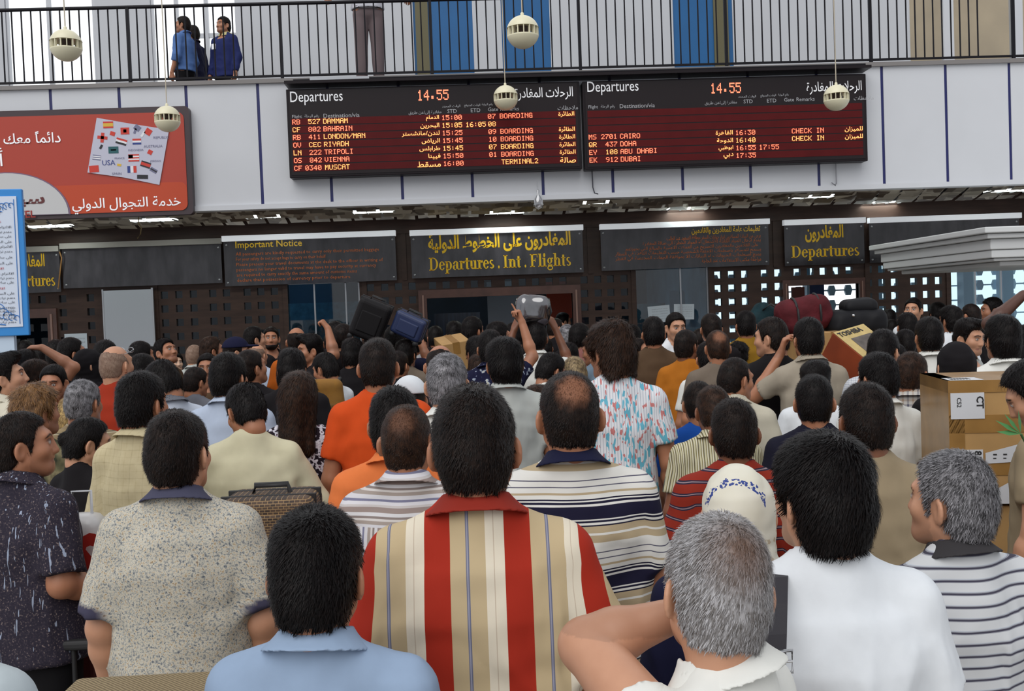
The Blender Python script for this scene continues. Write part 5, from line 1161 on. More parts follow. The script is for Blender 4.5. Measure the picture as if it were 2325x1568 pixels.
# ------------------------------------------------------------------ the crowd
# x, y, height, body turn, head turn, nod, hair, hair colour, skin, shirt, sleeve, neckline, arms, stoutness, extras, label
CROWD = [
    (0.367, 1.632, 1.606, -56, 50, 4, 'short', 'grey', 'light', 'white_cotton', 'cap', 'collar', ('elbow', 'down'), 1, {'roll': 5, 'strands': 9000, 'collar': 'white_cotton'}, 'grey-haired person in white collared shirt with bent bare elbow, nearest at the bottom'),
    (0.712, 2.099, 1.659, 4, -20, 0, 'full', 'black', 'light', 'white_tee', 'short', 'crew', ('down', 'down'), 1, {'strands': 9000}, 'broad dark-haired person in plain white T-shirt with black bag strap'),
    (0.014, 2.25, 1.781, 2, -2, 2, 'short', 'dark', 'tan', 'red_stripe_polo', 'wideshort', 'collar', ('down', 'down'), 1, {'strands': 8000, 'collar': 'brick_red'}, 'person in red, cream and beige vertically striped polo shirt, front centre'),
    (-0.28, 1.911, 1.591, 8, -2, 4, 'neat', 'black', 'tan', 'light_blue', 'short', 'collar', ('down', 'down'), 0, {'strands': 9000, 'collar': 'light_blue'}, 'short black-haired person in plain light blue shirt, front left of centre'),
    (-0.831, 3.066, 1.688, 2, 12, 2, 'short', 'dark', 'light', 'beige_print', 'wideshort', 'collar', ('down', 'down'), 1, {'strands': 6000, 'collar': 'slate'}, 'heavy person in speckled beige polo with slate collar and sleeve bands'),
    (-1.566, 3.805, 1.645, 30, 42, 0, 'short', 'dark', 'tan', 'dark_print', 'wideshort', 'collar', ('down', 'push'), 1, {'strands': 4000, 'collar': 'dark_print'}, 'person in dark scratchy printed shirt in profile at the left edge'),
    (-0.908, 1.807, 1.674, 30, 0, 0, 'short', 'dark', 'tan', 'light_grey', 'short', 'crew', ('down', 'down'), 1, {}, 'pale grey T-shirt shoulder cut off by the bottom left corner'),
    (2.17, 3.842, 1.692, -40, -22, 34, 'bob', 'black', 'light', 'tan_plain', 'short', 'collar', ('down', 'down'), 0, {'collar': 'tan_plain'}, 'dark-haired person in tan shirt looking down at the right edge beside the carton'),
    (1.138, 2.445, 1.562, -12, -26, 0, 'neat', 'saltpepper', 'light', 'grey_hstripe', 'short', 'collar', ('down', 'down'), 0, {'strands': 7000, 'collar': 'charcoal_band'}, 'grizzled person in white polo with thin dark horizontal stripes, right front'),
    (1.28, 3.334, 1.664, 3, 0, 2, 'short', 'dark', 'brown', 'tan_plain', 'short', 'crew', ('down', 'down'), 0, {'strands': 5000}, 'person in plain tan shirt standing behind the white T-shirt wearer'),
    (0.928, 3.632, 1.603, 10, -2, 2, 'short', 'dark', 'brown', 'red_hstripe', 'wideshort', 'crew', ('down', 'down'), 0, {'strands': 5000}, 'person in brick red shirt with dark stripes behind the white headscarf'),
    (0.627, 2.442, 1.559, 6, 8, 4, None, '', 'light', 'navy', 'long', 'crew', ('down', 'down'), 0, {'scarf': 'blossom'}, 'person in white headscarf with blue blossom print between two front men'),
    (0.293, 2.99, 1.761, 0, 2, 4, 'crown', 'dark', 'tan', 'navy_hstripe', 'short', 'collar', ('down', 'down'), 1, {'strands': 5000, 'collar': 'navy'}, 'person with bald spot in cream and navy horizontally striped shirt'),
    (0.715, 5.057, 1.853, 4, -36, 8, 'wavy', 'darkbrown', 'tan', 'white_vstripe', 'short', 'crew', ('down', 'down'), 0, {'strands': 5000, 'trousers': 'black'}, 'tall wavy-haired person in white tee with red and turquoise dashes'),
    (-0.25, 3.664, 1.684, 0, 6, 4, 'neat', 'black', 'tan', 'orange_polo', 'short', 'collar', ('down', 'down'), 0, {'strands': 4000, 'collar': 'orange_polo'}, 'black-haired person in pale orange polo half hidden behind grey striped shirt'),
    (-0.188, 3.307, 1.665, 10, 2, 2, 'thin', 'darkbrown', 'tan', 'grey_stripe_shirt', 'short', 'collar', ('down', 'down'), 1, {'strands': 5000, 'collar': 'grey_stripe_shirt'}, 'thin-haired person in grey and white striped shirt left of the red striped polo'),
    (-0.978, 4.825, 1.658, -6, -32, 28, 'neat', 'black', 'tan', 'cream_knit', 'long', 'crew', ('wide', 'wide'), 1, {'strands': 3000}, 'person in cream knit jumper bending over the patterned suitcase'),
    (-0.835, 5.346, 1.662, 10, -4, 6, 'long', 'darkbrown', 'light', 'floral_top', 'none', 'scoop', ('down', 'down'), 0, {'strands': 4000}, 'person with very long brown hair and bare shoulder'),
    (-0.411, 5.062, 1.827, 1, 1, 2, 'short', 'dark', 'tan', 'orange_tee', 'short', 'crew', ('down', 'down'), 0, {'strands': 3000}, 'person in bright orange T-shirt standing left of the white skullcap'),
    (-1.249, 5.66, 1.765, 8, 10, 2, 'neat', 'black', 'tan', 'pale_blue', 'short', 'collar', ('down', 'down'), 0, {'collar': 'pale_blue', 'strands': 2500}, 'person in pale blue shirt behind the cream jumper'),
    (-1.315, 4.366, 1.739, 25, 1, 2, 'neat', 'black', 'tan', 'tan_check', 'long', 'collar', ('down', 'down'), 0, {'collar': 'tan_check', 'strands': 4000}, 'person in tan window-check shirt behind the heavy beige polo'),
    (-1.71, 4.798, 1.532, 35, 23, 14, 'tied', 'black', 'light', 'black_plain', 'short', 'vee', ('down', 'down'), 0, {'strands': 3000}, 'black-haired person in black V-neck top seen in profile at the left'),
    (-2.081, 5.223, 1.651, 25, 13, 2, 'curly', 'ginger', 'tan', 'camo', 'short', 'crew', ('down', 'down'), 0, {'strands': 4000}, 'person with curly ginger-brown hair and camouflage shirt at the left'),
    (-2.169, 5.952, 1.546, 10, 6, 6, 'bob', 'blond', 'light', 'bw_stripe', 'short', 'crew', ('down', 'down'), 0, {'strands': 3000}, 'blonde streaked head in striped top between curly head and grey head'),
    (-2.002, 5.618, 1.66, 5, 7, 4, 'short', 'saltpepper', 'tan', 'tan_stripe', 'short', 'crew', ('down', 'down'), 0, {'strands': 3000}, 'person with short grey hair in front of the red-orange shirt'),
    (-2.223, 6.87, 1.816, 13, 15, 0, 'bald', 'greybuzz', 'light', 'rust_red', 'short', 'crew', ('down', 'down'), 1, {'glasses': 1}, 'bald person in rust red shirt with spectacles pushed onto the head'),
    (-2.72, 6.437, 1.778, 60, 16, -4, 'quiff', 'black', 'light', 'cream_plain', 'short', 'collar', ('down', 'down'), 0, {'collar': 'cream_plain'}, 'person in cream shirt gazing right in profile at the left edge'),
    (-3.044, 7.648, 1.703, 18, 22, 6, 'full', 'darkbrown', 'tan', 'brown_plain', 'short', 'crew', ('down', 'down'), 0, {}, 'brown-haired head just right of the profile at the left edge'),
    (-2.755, 7.225, 1.693, 158, 18, 14, 'short', 'black', 'tan', 'black_plain', 'short', 'crew', ('down', 'down'), 0, {}, 'heavy-browed person facing the camera under the raised forearm'),
    (-3.26, 8.024, 1.778, 4, 4, 4, 'neat', 'black', 'tan', 'black_plain', 'short', 'crew', ('down', 'over'), 0, {}, 'person with forearm laid over the top of the head at the left'),
    (-3.386, 9.312, 1.839, 23, 29, 0, 'neat', 'black', 'tan', 'black_shirt', 'short', 'collar', ('down', 'down'), 0, {'collar': 'black_shirt'}, 'person in black shirt in profile before the pale wall paper'),
    (-2.929, 8.408, 1.762, 23, 29, 2, None, '', 'light', 'black_plain', 'long', 'crew', ('down', 'down'), 0, {'scarf': 'black'}, 'person in black headscarf left of the bald red-shirted person'),
    (-2.917, 9.719, 1.779, 20, 24, 2, 'neat', 'black', 'tan', 'black_plain', 'short', 'crew', ('down', 'down'), 0, {}, 'dark-haired head silhouetted on the edge of the leaning white board'),
    (-2.828, 10.244, 1.794, 102, 18, -10, 'neat', 'black', 'tan', 'brown_plain', 'short', 'crew', ('down', 'down'), 0, {}, 'person looking up to the right beside the white board, face visible'),
    (-3.45, 12.822, 1.575, 122, 18, 0, 'long', 'black', 'pale', 'black_plain', 'long', 'crew', ('down', 'down'), 0, {}, 'pale young face with dark hair looking right in the crowd left'),
    (-2.814, 11.204, 1.71, 11, 13, 2, 'buzz', 'greybuzz', 'light', 'pale_grey', 'short', 'collar', ('down', 'down'), 0, {'collar': 'pale_grey'}, 'close-cropped grey head in pale shirt left of the peering face'),
    (-2.526, 10.764, 1.774, 29, 35, 2, 'full', 'darkbrown', 'tan', 'brown_plain', 'short', 'crew', ('down', 'down'), 0, {}, 'brown-haired head turned right behind the peering face'),
    (-2.15, 8.949, 1.676, 154, 18, 6, 'short', 'black', 'tan', 'brown_plain', 'short', 'crew', ('down', 'down'), 0, {}, 'brow-shadowed face peering straight at the camera in brown shirt'),
    (-1.764, 6.341, 1.726, -40, -26, 24, 'neat', 'black', 'tan', 'white_grey_tee', 'short', 'collar', ('down', 'down'), 0, {'collar': 'grey_plain'}, 'person in white and grey polo bowing the head to the left'),
    (-2.071, 8.185, 1.598, 15, 19, 12, 'short', 'dark', 'tan', 'grey_plain', 'short', 'crew', ('down', 'down'), 0, {}, 'bowed dark head in grey shirt right of the white and grey polo'),
    (-2.008, 9.46, 1.786, 34, 42, 0, 'short', 'dark', 'light', 'black_plain', 'short', 'crew', ('down', 'down'), 0, {'cap': 'navy'}, 'person in dark baseball cap facing right'),
    (-2.272, 11.646, 1.862, 28, 34, 0, 'neat', 'black', 'light', 'black_plain', 'short', 'crew', ('down', 'down'), 0, {}, 'person facing right just left of the moustached face on the brown wall'),
    (-2.194, 12.191, 1.852, 150, 18, 0, 'short', 'dark', 'tan', 'black_plain', 'short', 'crew', ('down', 'down'), 0, {'beard': 1}, 'moustached face looking at the camera before the brown wall'),
    (-2.153, 11.182, 1.69, 12, 14, 0, 'bald', 'greybuzz', 'light', 'pale_blue', 'short', 'collar', ('down', 'down'), 0, {'collar': 'pale_blue'}, 'pale bald head left of the balding orange shirt'),
    (-2.312, 12.725, 1.717, 32, 38, 4, 'neat', 'black', 'tan', 'black_plain', 'short', 'crew', ('down', 'down'), 0, {}, 'dark head leaning between bald head and moustached face'),
    (-1.537, 9.863, 1.864, 2, 2, -4, 'bald', 'dark', 'tan', 'orange_brown', 'short', 'crew', ('down', 'fist'), 1, {}, 'balding person in amber shirt raising a fist'),
    (-1.357, 9.4, 1.782, -94, -18, 4, 'quiff', 'black', 'tan', 'black_plain', 'short', 'crew', ('down', 'down'), 0, {}, 'hawk-nosed face turned left beside the amber shirt'),
    (-1.428, 11.515, 1.789, 4, 6, 4, 'buzz', 'dark', 'tan', 'red_tee', 'short', 'crew', ('down', 'down'), 0, {}, 'cropped head in dark red shirt under the tilted black suitcase'),
    (-1.31, 10.879, 1.886, -9, -11, 0, 'neat', 'black', 'tan', 'black_plain', 'short', 'crew', ('down', 'down'), 0, {}, 'dark-haired head before the left glass panes'),
    (-1.148, 10.227, 1.869, 8, 10, 2, 'short', 'dark', 'light', 'black_plain', 'short', 'crew', ('down', 'carry'), 0, {}, 'close-cropped person carrying the tilted black suitcase on the shoulder'),
    (-1.134, 7.008, 1.729, 2, 2, 6, 'full', 'black', 'tan', 'black_plain', 'short', 'crew', ('down', 'down'), 0, {}, 'black bushy head in front of the amber shirt'),
    (-1.462, 7.365, 1.735, 20, 24, -4, 'short', 'dark', 'tan', 'black_plain', 'short', 'crew', ('down', 'down'), 0, {}, 'person with long bare neck turned right, behind the pale blue shirt'),
    (-1.054, 8.169, 1.667, -50, -6, 20, 'neat', 'black', 'tan', 'white_tee', 'short', 'crew', ('down', 'fold'), 0, {}, 'person in white tee leaning left on folded forearm'),
    (-0.952, 9.098, 1.739, 5, 7, 6, 'full', 'black', 'tan', 'black_plain', 'short', 'crew', ('down', 'down'), 0, {}, 'black bushy head left of the bright orange T-shirt'),
    (-1.275, 7.728, 1.635, 0, 0, 8, 'full', 'black', 'tan', 'grey_plain', 'long', 'crew', ('down', 'down'), 0, {}, 'dark head directly above the long-haired person'),
    (-0.077, 4.485, 1.764, 3, 3, 4, 'short', 'saltpepper', 'light', 'white_cotton', 'short', 'collar', ('down', 'down'), 0, {'strands': 4000, 'collar': 'white_cotton'}, 'grey-haired head with white collar right of the white skullcap'),
    (-0.141, 6.119, 1.764, 2, 2, 12, 'bald', 'dark', 'tan', 'black_plain', 'short', 'crew', ('down', 'down'), 0, {'strands': 1500}, 'shiny bald crown ringed by dark hair below the carton'),
    (-0.284, 5.404, 1.618, 2, 2, 2, 'short', 'dark', 'tan', 'black_plain', 'short', 'crew', ('down', 'down'), 0, {'cap': 'white', 'capkind': 'skullcap'}, 'person wearing white knitted skullcap'),
    (0.209, 5.572, 1.787, -3, -3, 2, 'full', 'black', 'tan', 'pale_grey', 'short', 'collar', ('down', 'down'), 0, {'strands': 3500, 'collar': 'pale_grey'}, 'thick-haired person in pale grey shirt below the pointing hand'),
    (0.109, 8.032, 1.6, 2, 2, 6, 'full', 'darkbrown', 'tan', 'black_plain', 'short', 'crew', ('down', 'down'), 0, {}, 'dark brown head between the grey head and the pale grey shirt'),
    (0.104, 8.56, 1.727, -14, -16, 2, 'full', 'black', 'tan', 'black_plain', 'short', 'crew', ('down', 'down'), 0, {}, 'dark head directly right of the carried brown carton'),
    (0.192, 7.725, 1.796, 2, 2, 0, 'neat', 'black', 'tan', 'navy_floral', 'short', 'collar', ('down', 'point'), 0, {'collar': 'navy_floral'}, 'person in navy blossom shirt pointing one finger up at the boards'),
    (0.317, 9.983, 1.821, 20, 50, 6, 'full', 'black', 'tan', 'white_tee', 'short', 'crew', ('reach', 'down'), 0, {}, 'person reaching left over a carton with bandaged white wrist'),
    (-0.098, 12.137, 1.823, 4, 6, 0, 'full', 'black', 'tan', 'black_plain', 'short', 'crew', ('down', 'down'), 0, {}, 'dark head before the dark left half of the double doorway'),
    (0.096, 10.501, 1.884, 20, 24, 0, 'neat', 'black', 'tan', 'black_plain', 'short', 'crew', ('down', 'down'), 0, {}, 'dark head rising highest inside the double doorway'),
    (-0.447, 10.152, 1.785, 9, 11, 4, 'neat', 'black', 'tan', 'white_tee', 'short', 'crew', ('down', 'down'), 0, {}, 'dark head in white tee right of the blue suitcase'),
    (-0.635, 9.773, 1.831, 7, 9, 4, 'neat', 'black', 'tan', 'navy', 'short', 'crew', ('down', 'carry'), 0, {}, 'person beneath the blue and black suitcase holding it up'),
    (-0.518, 9.392, 1.703, 10, 12, 8, 'full', 'black', 'tan', 'taupe', 'short', 'crew', ('down', 'down'), 0, {}, 'black head in taupe shirt left of the bald crown'),
    (-0.55, 8.785, 1.638, 14, 16, 4, 'short', 'dark', 'tan', 'black_plain', 'short', 'crew', ('down', 'down'), 0, {}, 'dark cropped head touching the right ear of the orange T-shirt wearer'),
    (-0.33, 12.461, 1.782, 0, 0, 0, 'neat', 'black', 'tan', 'black_plain', 'short', 'crew', ('down', 'down'), 0, {}, 'small dark head at the left jamb of the double doorway'),
    (0.601, 8.816, 1.83, 2, 2, 0, 'neat', 'black', 'brown', 'white_cotton', 'short', 'collar', ('carry', 'carry'), 0, {'collar': 'white_cotton'}, 'dark head with white collar under the wrapped silver bundle'),
    (0.942, 12.204, 1.605, 2, 2, 4, 'neat', 'black', 'tan', 'orange_tee', 'short', 'crew', ('down', 'fist'), 0, {}, 'person with orange sleeve and raised forearm near the doorway'),
    (1.109, 12.61, 1.835, 27, 33, 0, 'buzz', 'dark', 'tan', 'black_plain', 'short', 'crew', ('down', 'down'), 0, {'beard': 1}, 'cropped bearded head facing right below the red board'),
    (1.526, 16.015, 1.869, 32, 38, 0, 'neat', 'black', 'light', 'grey_plain', 'short', 'crew', ('down', 'down'), 0, {}, 'small far head facing right in the doorway under the red board'),
    (1.038, 10.575, 1.774, 4, 4, 4, 'short', 'saltpepper', 'tan', 'black_plain', 'short', 'crew', ('down', 'down'), 0, {}, 'greying head left of the pink-shirted person'),
    (1.084, 9.82, 1.789, 19, 23, 2, 'neat', 'black', 'light', 'dusty_pink', 'short', 'crew', ('down', 'down'), 0, {}, 'dark-haired person in dusty pink shirt facing right by the doorway'),
    (0.94, 9.439, 1.618, 3, 3, 8, 'full', 'black', 'tan', 'black_plain', 'short', 'collar', ('down', 'down'), 0, {'collar': 'white_cotton'}, 'dark head with thin white collar edge above the streaked hair'),
    (0.562, 7.175, 1.642, 40, 16, 24, 'neat', 'black', 'tan', 'white_cotton', 'short', 'collar', ('down', 'down'), 0, {'collar': 'white_cotton'}, 'person looking down to the right left of the streaky hair'),
    (0.79, 7.579, 1.576, 4, 4, 6, 'bob', 'streaked', 'light', 'black_plain', 'short', 'crew', ('down', 'down'), 0, {'strands': 2500}, 'head of streaky blond-brown hair above the bald spot'),
    (0.415, 5.955, 1.501, 30, 22, 2, 'full', 'darkbrown', 'light', 'white_tee', 'short', 'crew', ('down', 'phone'), 0, {}, 'face with hand on cheek showing left of the bald spot'),
    (1.132, 9.05, 1.687, -27, -33, 10, 'full', 'darkbrown', 'tan', 'grey_blue', 'short', 'crew', ('down', 'down'), 0, {}, 'face turned down left beside the tall wavy head'),
    (1.572, 8.707, 1.834, 3, 3, 2, 'neat', 'black', 'tan', 'brown_plain', 'short', 'crew', ('down', 'down'), 0, {}, 'dark head in dull brown shirt under the left paper'),
    (2.001, 9.894, 1.861, 150, 18, 12, 'short', 'black', 'light', 'white_tee', 'short', 'crew', ('down', 'down'), 0, {}, 'face lowered toward the camera between the two window papers'),
    (1.737, 8.181, 1.735, 21, 25, 2, 'short', 'dark', 'brown', 'mustard_tee', 'short', 'crew', ('down', 'down'), 0, {}, 'person in mustard yellow tee looking right'),
    (1.548, 9.355, 1.652, 86, 18, 0, 'short', 'dark', 'tan', 'grey_print', 'short', 'crew', ('down', 'down'), 0, {}, 'smiling face in profile right of the tall wavy head'),
    (2.191, 9.281, 1.843, 0, 0, 0, 'short', 'dark', 'tan', 'black_plain', 'short', 'crew', ('down', 'down'), 0, {}, 'round dark head with both ears showing below the blue glass'),
    (2.492, 11.096, 1.679, 8, 10, 4, 'buzz', 'dark', 'tan', 'grey_plain', 'short', 'crew', ('down', 'down'), 0, {}, 'cropped head peeking over the mustard tee'),
    (1.81, 7.479, 1.744, 4, 6, 6, 'crown', 'darkbrown', 'tan', 'taupe', 'short', 'crew', ('down', 'down'), 0, {}, 'head with thinning crown right of the mustard tee'),
    (1.811, 7.799, 1.644, 2, 2, 6, 'neat', 'black', 'tan', 'white_cotton', 'short', 'collar', ('down', 'down'), 0, {'collar': 'white_cotton'}, 'black-haired person with open white collar behind the profile looking down'),
    (2.513, 9.594, 1.56, 9, 11, 4, 'curly', 'black', 'tan', 'brown_plain', 'short', 'crew', ('down', 'down'), 0, {}, 'dark curly head below the olive-gold shirt'),
    (2.679, 9.931, 1.844, 3, 3, 0, 'neat', 'black', 'tan', 'gold_shirt', 'short', 'crew', ('down', 'down'), 0, {}, 'person in olive-gold shirt left of the black T-shirt'),
    (3.235, 11.463, 1.694, -9, -11, 0, 'neat', 'black', 'tan', 'black_plain', 'short', 'crew', ('down', 'reach'), 0, {}, 'person holding the teal bag on a shoulder with raised forearm'),
    (2.085, 7.064, 1.818, -15, -31, 4, 'neat', 'dark', 'light', 'black_plain', 'short', 'crew', ('down', 'down'), 1, {}, 'thickset person in black T-shirt looking left'),
    (2.191, 6.646, 1.814, -2, -2, 0, 'neat', 'black', 'tan', 'ash_shirt', 'short', 'collar', ('phone', 'down'), 0, {'collar': 'ash_shirt'}, 'person in ash grey shirt holding hand to left ear'),
    (2.891, 9.262, 1.75, 14, 16, 4, 'full', 'black', 'tan', 'black_plain', 'short', 'crew', ('down', 'down'), 0, {}, 'dark head between the black T-shirt and the ash grey shirt'),
    (1.441, 5.629, 1.644, 20, 42, 12, 'receding', 'dark', 'tan', 'ecru_shirt', 'short', 'collar', ('down', 'down'), 0, {'collar': 'ecru_shirt', 'strands': 2500}, 'balding person in ecru shirt looking down in profile'),
    (1.123, 4.756, 1.562, 2, 2, 10, 'short', 'darkbrown', 'brown', 'olive_vstripe', 'short', 'collar', ('down', 'down'), 0, {'collar': 'olive_vstripe'}, 'person in olive and white striped shirt with dark shoulder strap'),
    (1.174, 5.284, 1.545, 3, 3, 10, 'short', 'dark', 'tan', 'royal_blue', 'short', 'crew', ('down', 'down'), 0, {}, 'royal blue shirt mostly hidden behind the olive striped shirt'),
    (2.011, 5.99, 1.57, 20, 24, 4, 'quiff', 'black', 'tan', 'white_tee', 'short', 'crew', ('down', 'down'), 0, {}, 'person with tall quiff in white tee behind the black-navy shirt'),
    (1.502, 4.499, 1.612, 7, 9, 2, 'short', 'black', 'tan', 'navy_black', 'short', 'crew', ('down', 'down'), 0, {'strands': 3500}, 'person in navy-black T-shirt left of the tan shirt'),
    (2.525, 6.273, 1.733, 22, 28, 4, 'neat', 'black', 'light', 'check_shirt', 'short', 'collar', ('down', 'down'), 0, {'collar': 'check_shirt'}, 'person in fine white check shirt beside the red computer box'),
    (1.994, 5.026, 1.661, -9, -11, 4, 'neat', 'black', 'tan', 'white_cotton', 'short', 'collar', ('down', 'down'), 0, {'collar': 'white_cotton', 'strands': 3500}, 'dark-haired person in white shirt directly behind the tan shirt'),
    (2.415, 5.621, 1.632, 22, 26, 4, 'short', 'darkbrown', 'tan', 'plaid_shirt', 'short', 'collar', ('down', 'down'), 0, {'collar': 'plaid_shirt', 'strands': 3000}, 'person in blue and tan plaid shirt left of the big taped carton'),
    (3.657, 7.513, 1.743, 134, 18, 14, 'quiff', 'black', 'light', 'pale_grey', 'short', 'collar', ('down', 'down'), 0, {'collar': 'pale_grey'}, 'frowning face above the black headscarf looking down'),
    (2.481, 5.239, 1.695, 4, 4, 2, None, '', 'light', 'black_plain', 'long', 'crew', ('down', 'down'), 0, {'scarf': 'black'}, 'person in black headscarf behind the big taped carton'),
    (3.082, 5.923, 1.793, 2, 2, 2, 'full', 'black', 'tan', 'white_cotton', 'short', 'collar', ('down', 'down'), 0, {'collar': 'white_cotton'}, 'large dark head with white collar above the taped carton'),
    (3.148, 7.032, 1.781, 4, 6, 2, 'neat', 'black', 'tan', 'white_cotton', 'short', 'collar', ('down', 'down'), 0, {'collar': 'white_cotton'}, 'dark head with white collar left of the black headscarf'),
    (5.101, 11.79, 1.904, -122, -18, 0, 'short', 'black', 'light', 'white_tee', 'short', 'crew', ('down', 'down'), 0, {}, 'young face in white tee turned left before the square openings'),
    (5.35, 10.944, 1.833, -14, -16, 2, 'buzz', 'dark', 'tan', 'black_plain', 'short', 'crew', ('down', 'down'), 0, {}, 'cropped head before the bright right window'),
    (4.655, 9.913, 1.812, -9, -11, 2, 'full', 'black', 'tan', 'white_tee', 'short', 'crew', ('down', 'down'), 0, {}, 'bushy head left of the cropped head at the right window'),
    (5.816, 11.379, 1.877, -36, -44, 4, 'neat', 'black', 'tan', 'bw_print', 'short', 'crew', ('down', 'down'), 0, {}, 'profile facing left in black and white print at the right window'),
    (3.522, 6.251, 1.9, -14, -16, 0, 'neat', 'black', 'dark', 'black_plain', 'short', 'crew', ('over', 'down'), 0, {}, 'dark raised arm reaching in from the right edge'),
    (4.134, 9.689, 1.773, 4, 4, 2, 'neat', 'black', 'tan', 'black_plain', 'short', 'crew', ('down', 'down'), 0, {}, 'black head below the young face by the square openings'),
    (5.045, 12.277, 1.658, 4, 6, 2, 'neat', 'black', 'tan', 'black_plain', 'short', 'crew', ('down', 'down'), 0, {}, 'small dark head right of the black luggage heap'),
    (3.787, 8.911, 1.644, 3, 3, 6, 'neat', 'black', 'tan', 'black_plain', 'short', 'crew', ('down', 'down'), 0, {}, 'black head above the head in plaid shirt'),
    (5.252, 12.826, 1.77, 9, 11, 0, 'neat', 'black', 'tan', 'grey_plain', 'short', 'crew', ('down', 'down'), 0, {}, 'small far head right of the heap before the square openings'),
    (2.785, 6.73, 1.635, 6, 8, 10, 'short', 'black', 'tan', 'black_plain', 'short', 'crew', ('down', 'down'), 0, {}, 'dark bowed head between the check shirt and the plaid shirt'),
    (3.665, 6.797, 1.708, -9, -11, 4, 'neat', 'black', 'brown', 'black_plain', 'short', 'crew', ('down', 'down'), 0, {}, 'dark head cut by the right edge above the carton'),
    (-3.957, 10.477, 1.811, 3, 3, 0, 'neat', 'black', 'tan', 'black_plain', 'short', 'crew', ('down', 'down'), 0, {}, 'dark head under the left doorway beside the black shirt profile'),
    (-5.238, 12.907, 1.794, 0, 0, 0, 'neat', 'black', 'brown', 'black_plain', 'short', 'crew', ('down', 'down'), 0, {}, 'small dim head below the notice board corner'),
    (-4.224, 10.797, 1.764, 3, 3, 0, 'neat', 'black', 'tan', 'black_plain', 'short', 'crew', ('down', 'down'), 0, {}, 'dark head just behind the raised forearm at the left'),
    (-2.965, 8.879, 1.812, -18, -22, 0, 'neat', 'black', 'tan', 'black_plain', 'short', 'crew', ('down', 'down'), 0, {}, 'black hair showing over the bald head with spectacles'),
    (-2.348, 7.819, 1.718, 9, 11, 8, 'neat', 'black', 'tan', 'black_plain', 'short', 'crew', ('down', 'down'), 0, {}, 'dark bowed head between bald red shirt and white polo'),
    (-3.554, 12.314, 1.665, 27, 33, 0, 'full', 'black', 'tan', 'black_plain', 'short', 'crew', ('down', 'down'), 0, {}, 'dark head left of the pale young face'),
    (-0.961, 11.238, 1.855, 4, 6, 0, 'neat', 'black', 'tan', 'black_plain', 'short', 'crew', ('down', 'down'), 0, {}, 'dark head under the black suitcase corner'),
    (-0.833, 10.581, 1.801, -4, -6, 0, 'short', 'dark', 'tan', 'taupe', 'short', 'crew', ('down', 'down'), 0, {}, 'brown cropped head behind the bright orange T-shirt wearer'),
    (1.594, 10.93, 1.794, 0, 0, 2, 'neat', 'black', 'tan', 'black_plain', 'short', 'crew', ('down', 'down'), 0, {}, 'dark head right of the tall wavy head at the pierced wall'),
    (1.664, 10.374, 1.744, 9, 11, 4, 'neat', 'black', 'tan', 'black_plain', 'short', 'crew', ('down', 'down'), 0, {}, 'dark head behind the smiling profile'),
    (3.856, 10.271, 1.627, 2, 2, 0, 'neat', 'black', 'tan', 'black_plain', 'short', 'crew', ('down', 'down'), 0, {}, 'dark head pressed against the luggage heap'),
    (0.518, 10.979, 1.802, -18, -22, 2, 'neat', 'black', 'tan', 'black_plain', 'short', 'crew', ('down', 'down'), 0, {}, 'dark head left of the silver bundle'),
    (5.824, 12.74, 1.824, 0, 0, 0, 'full', 'black', 'tan', 'brown_plain', 'short', 'crew', ('down', 'down'), 0, {}, 'brown-shadowed head left of the bushy head by the window edge'),
    (2.898, 10.314, 1.611, 4, 6, 4, 'neat', 'black', 'tan', 'black_plain', 'short', 'crew', ('down', 'down'), 0, {}, 'dark head squeezed between gold shirt and black T-shirt'),
]
rs = random.Random(11)
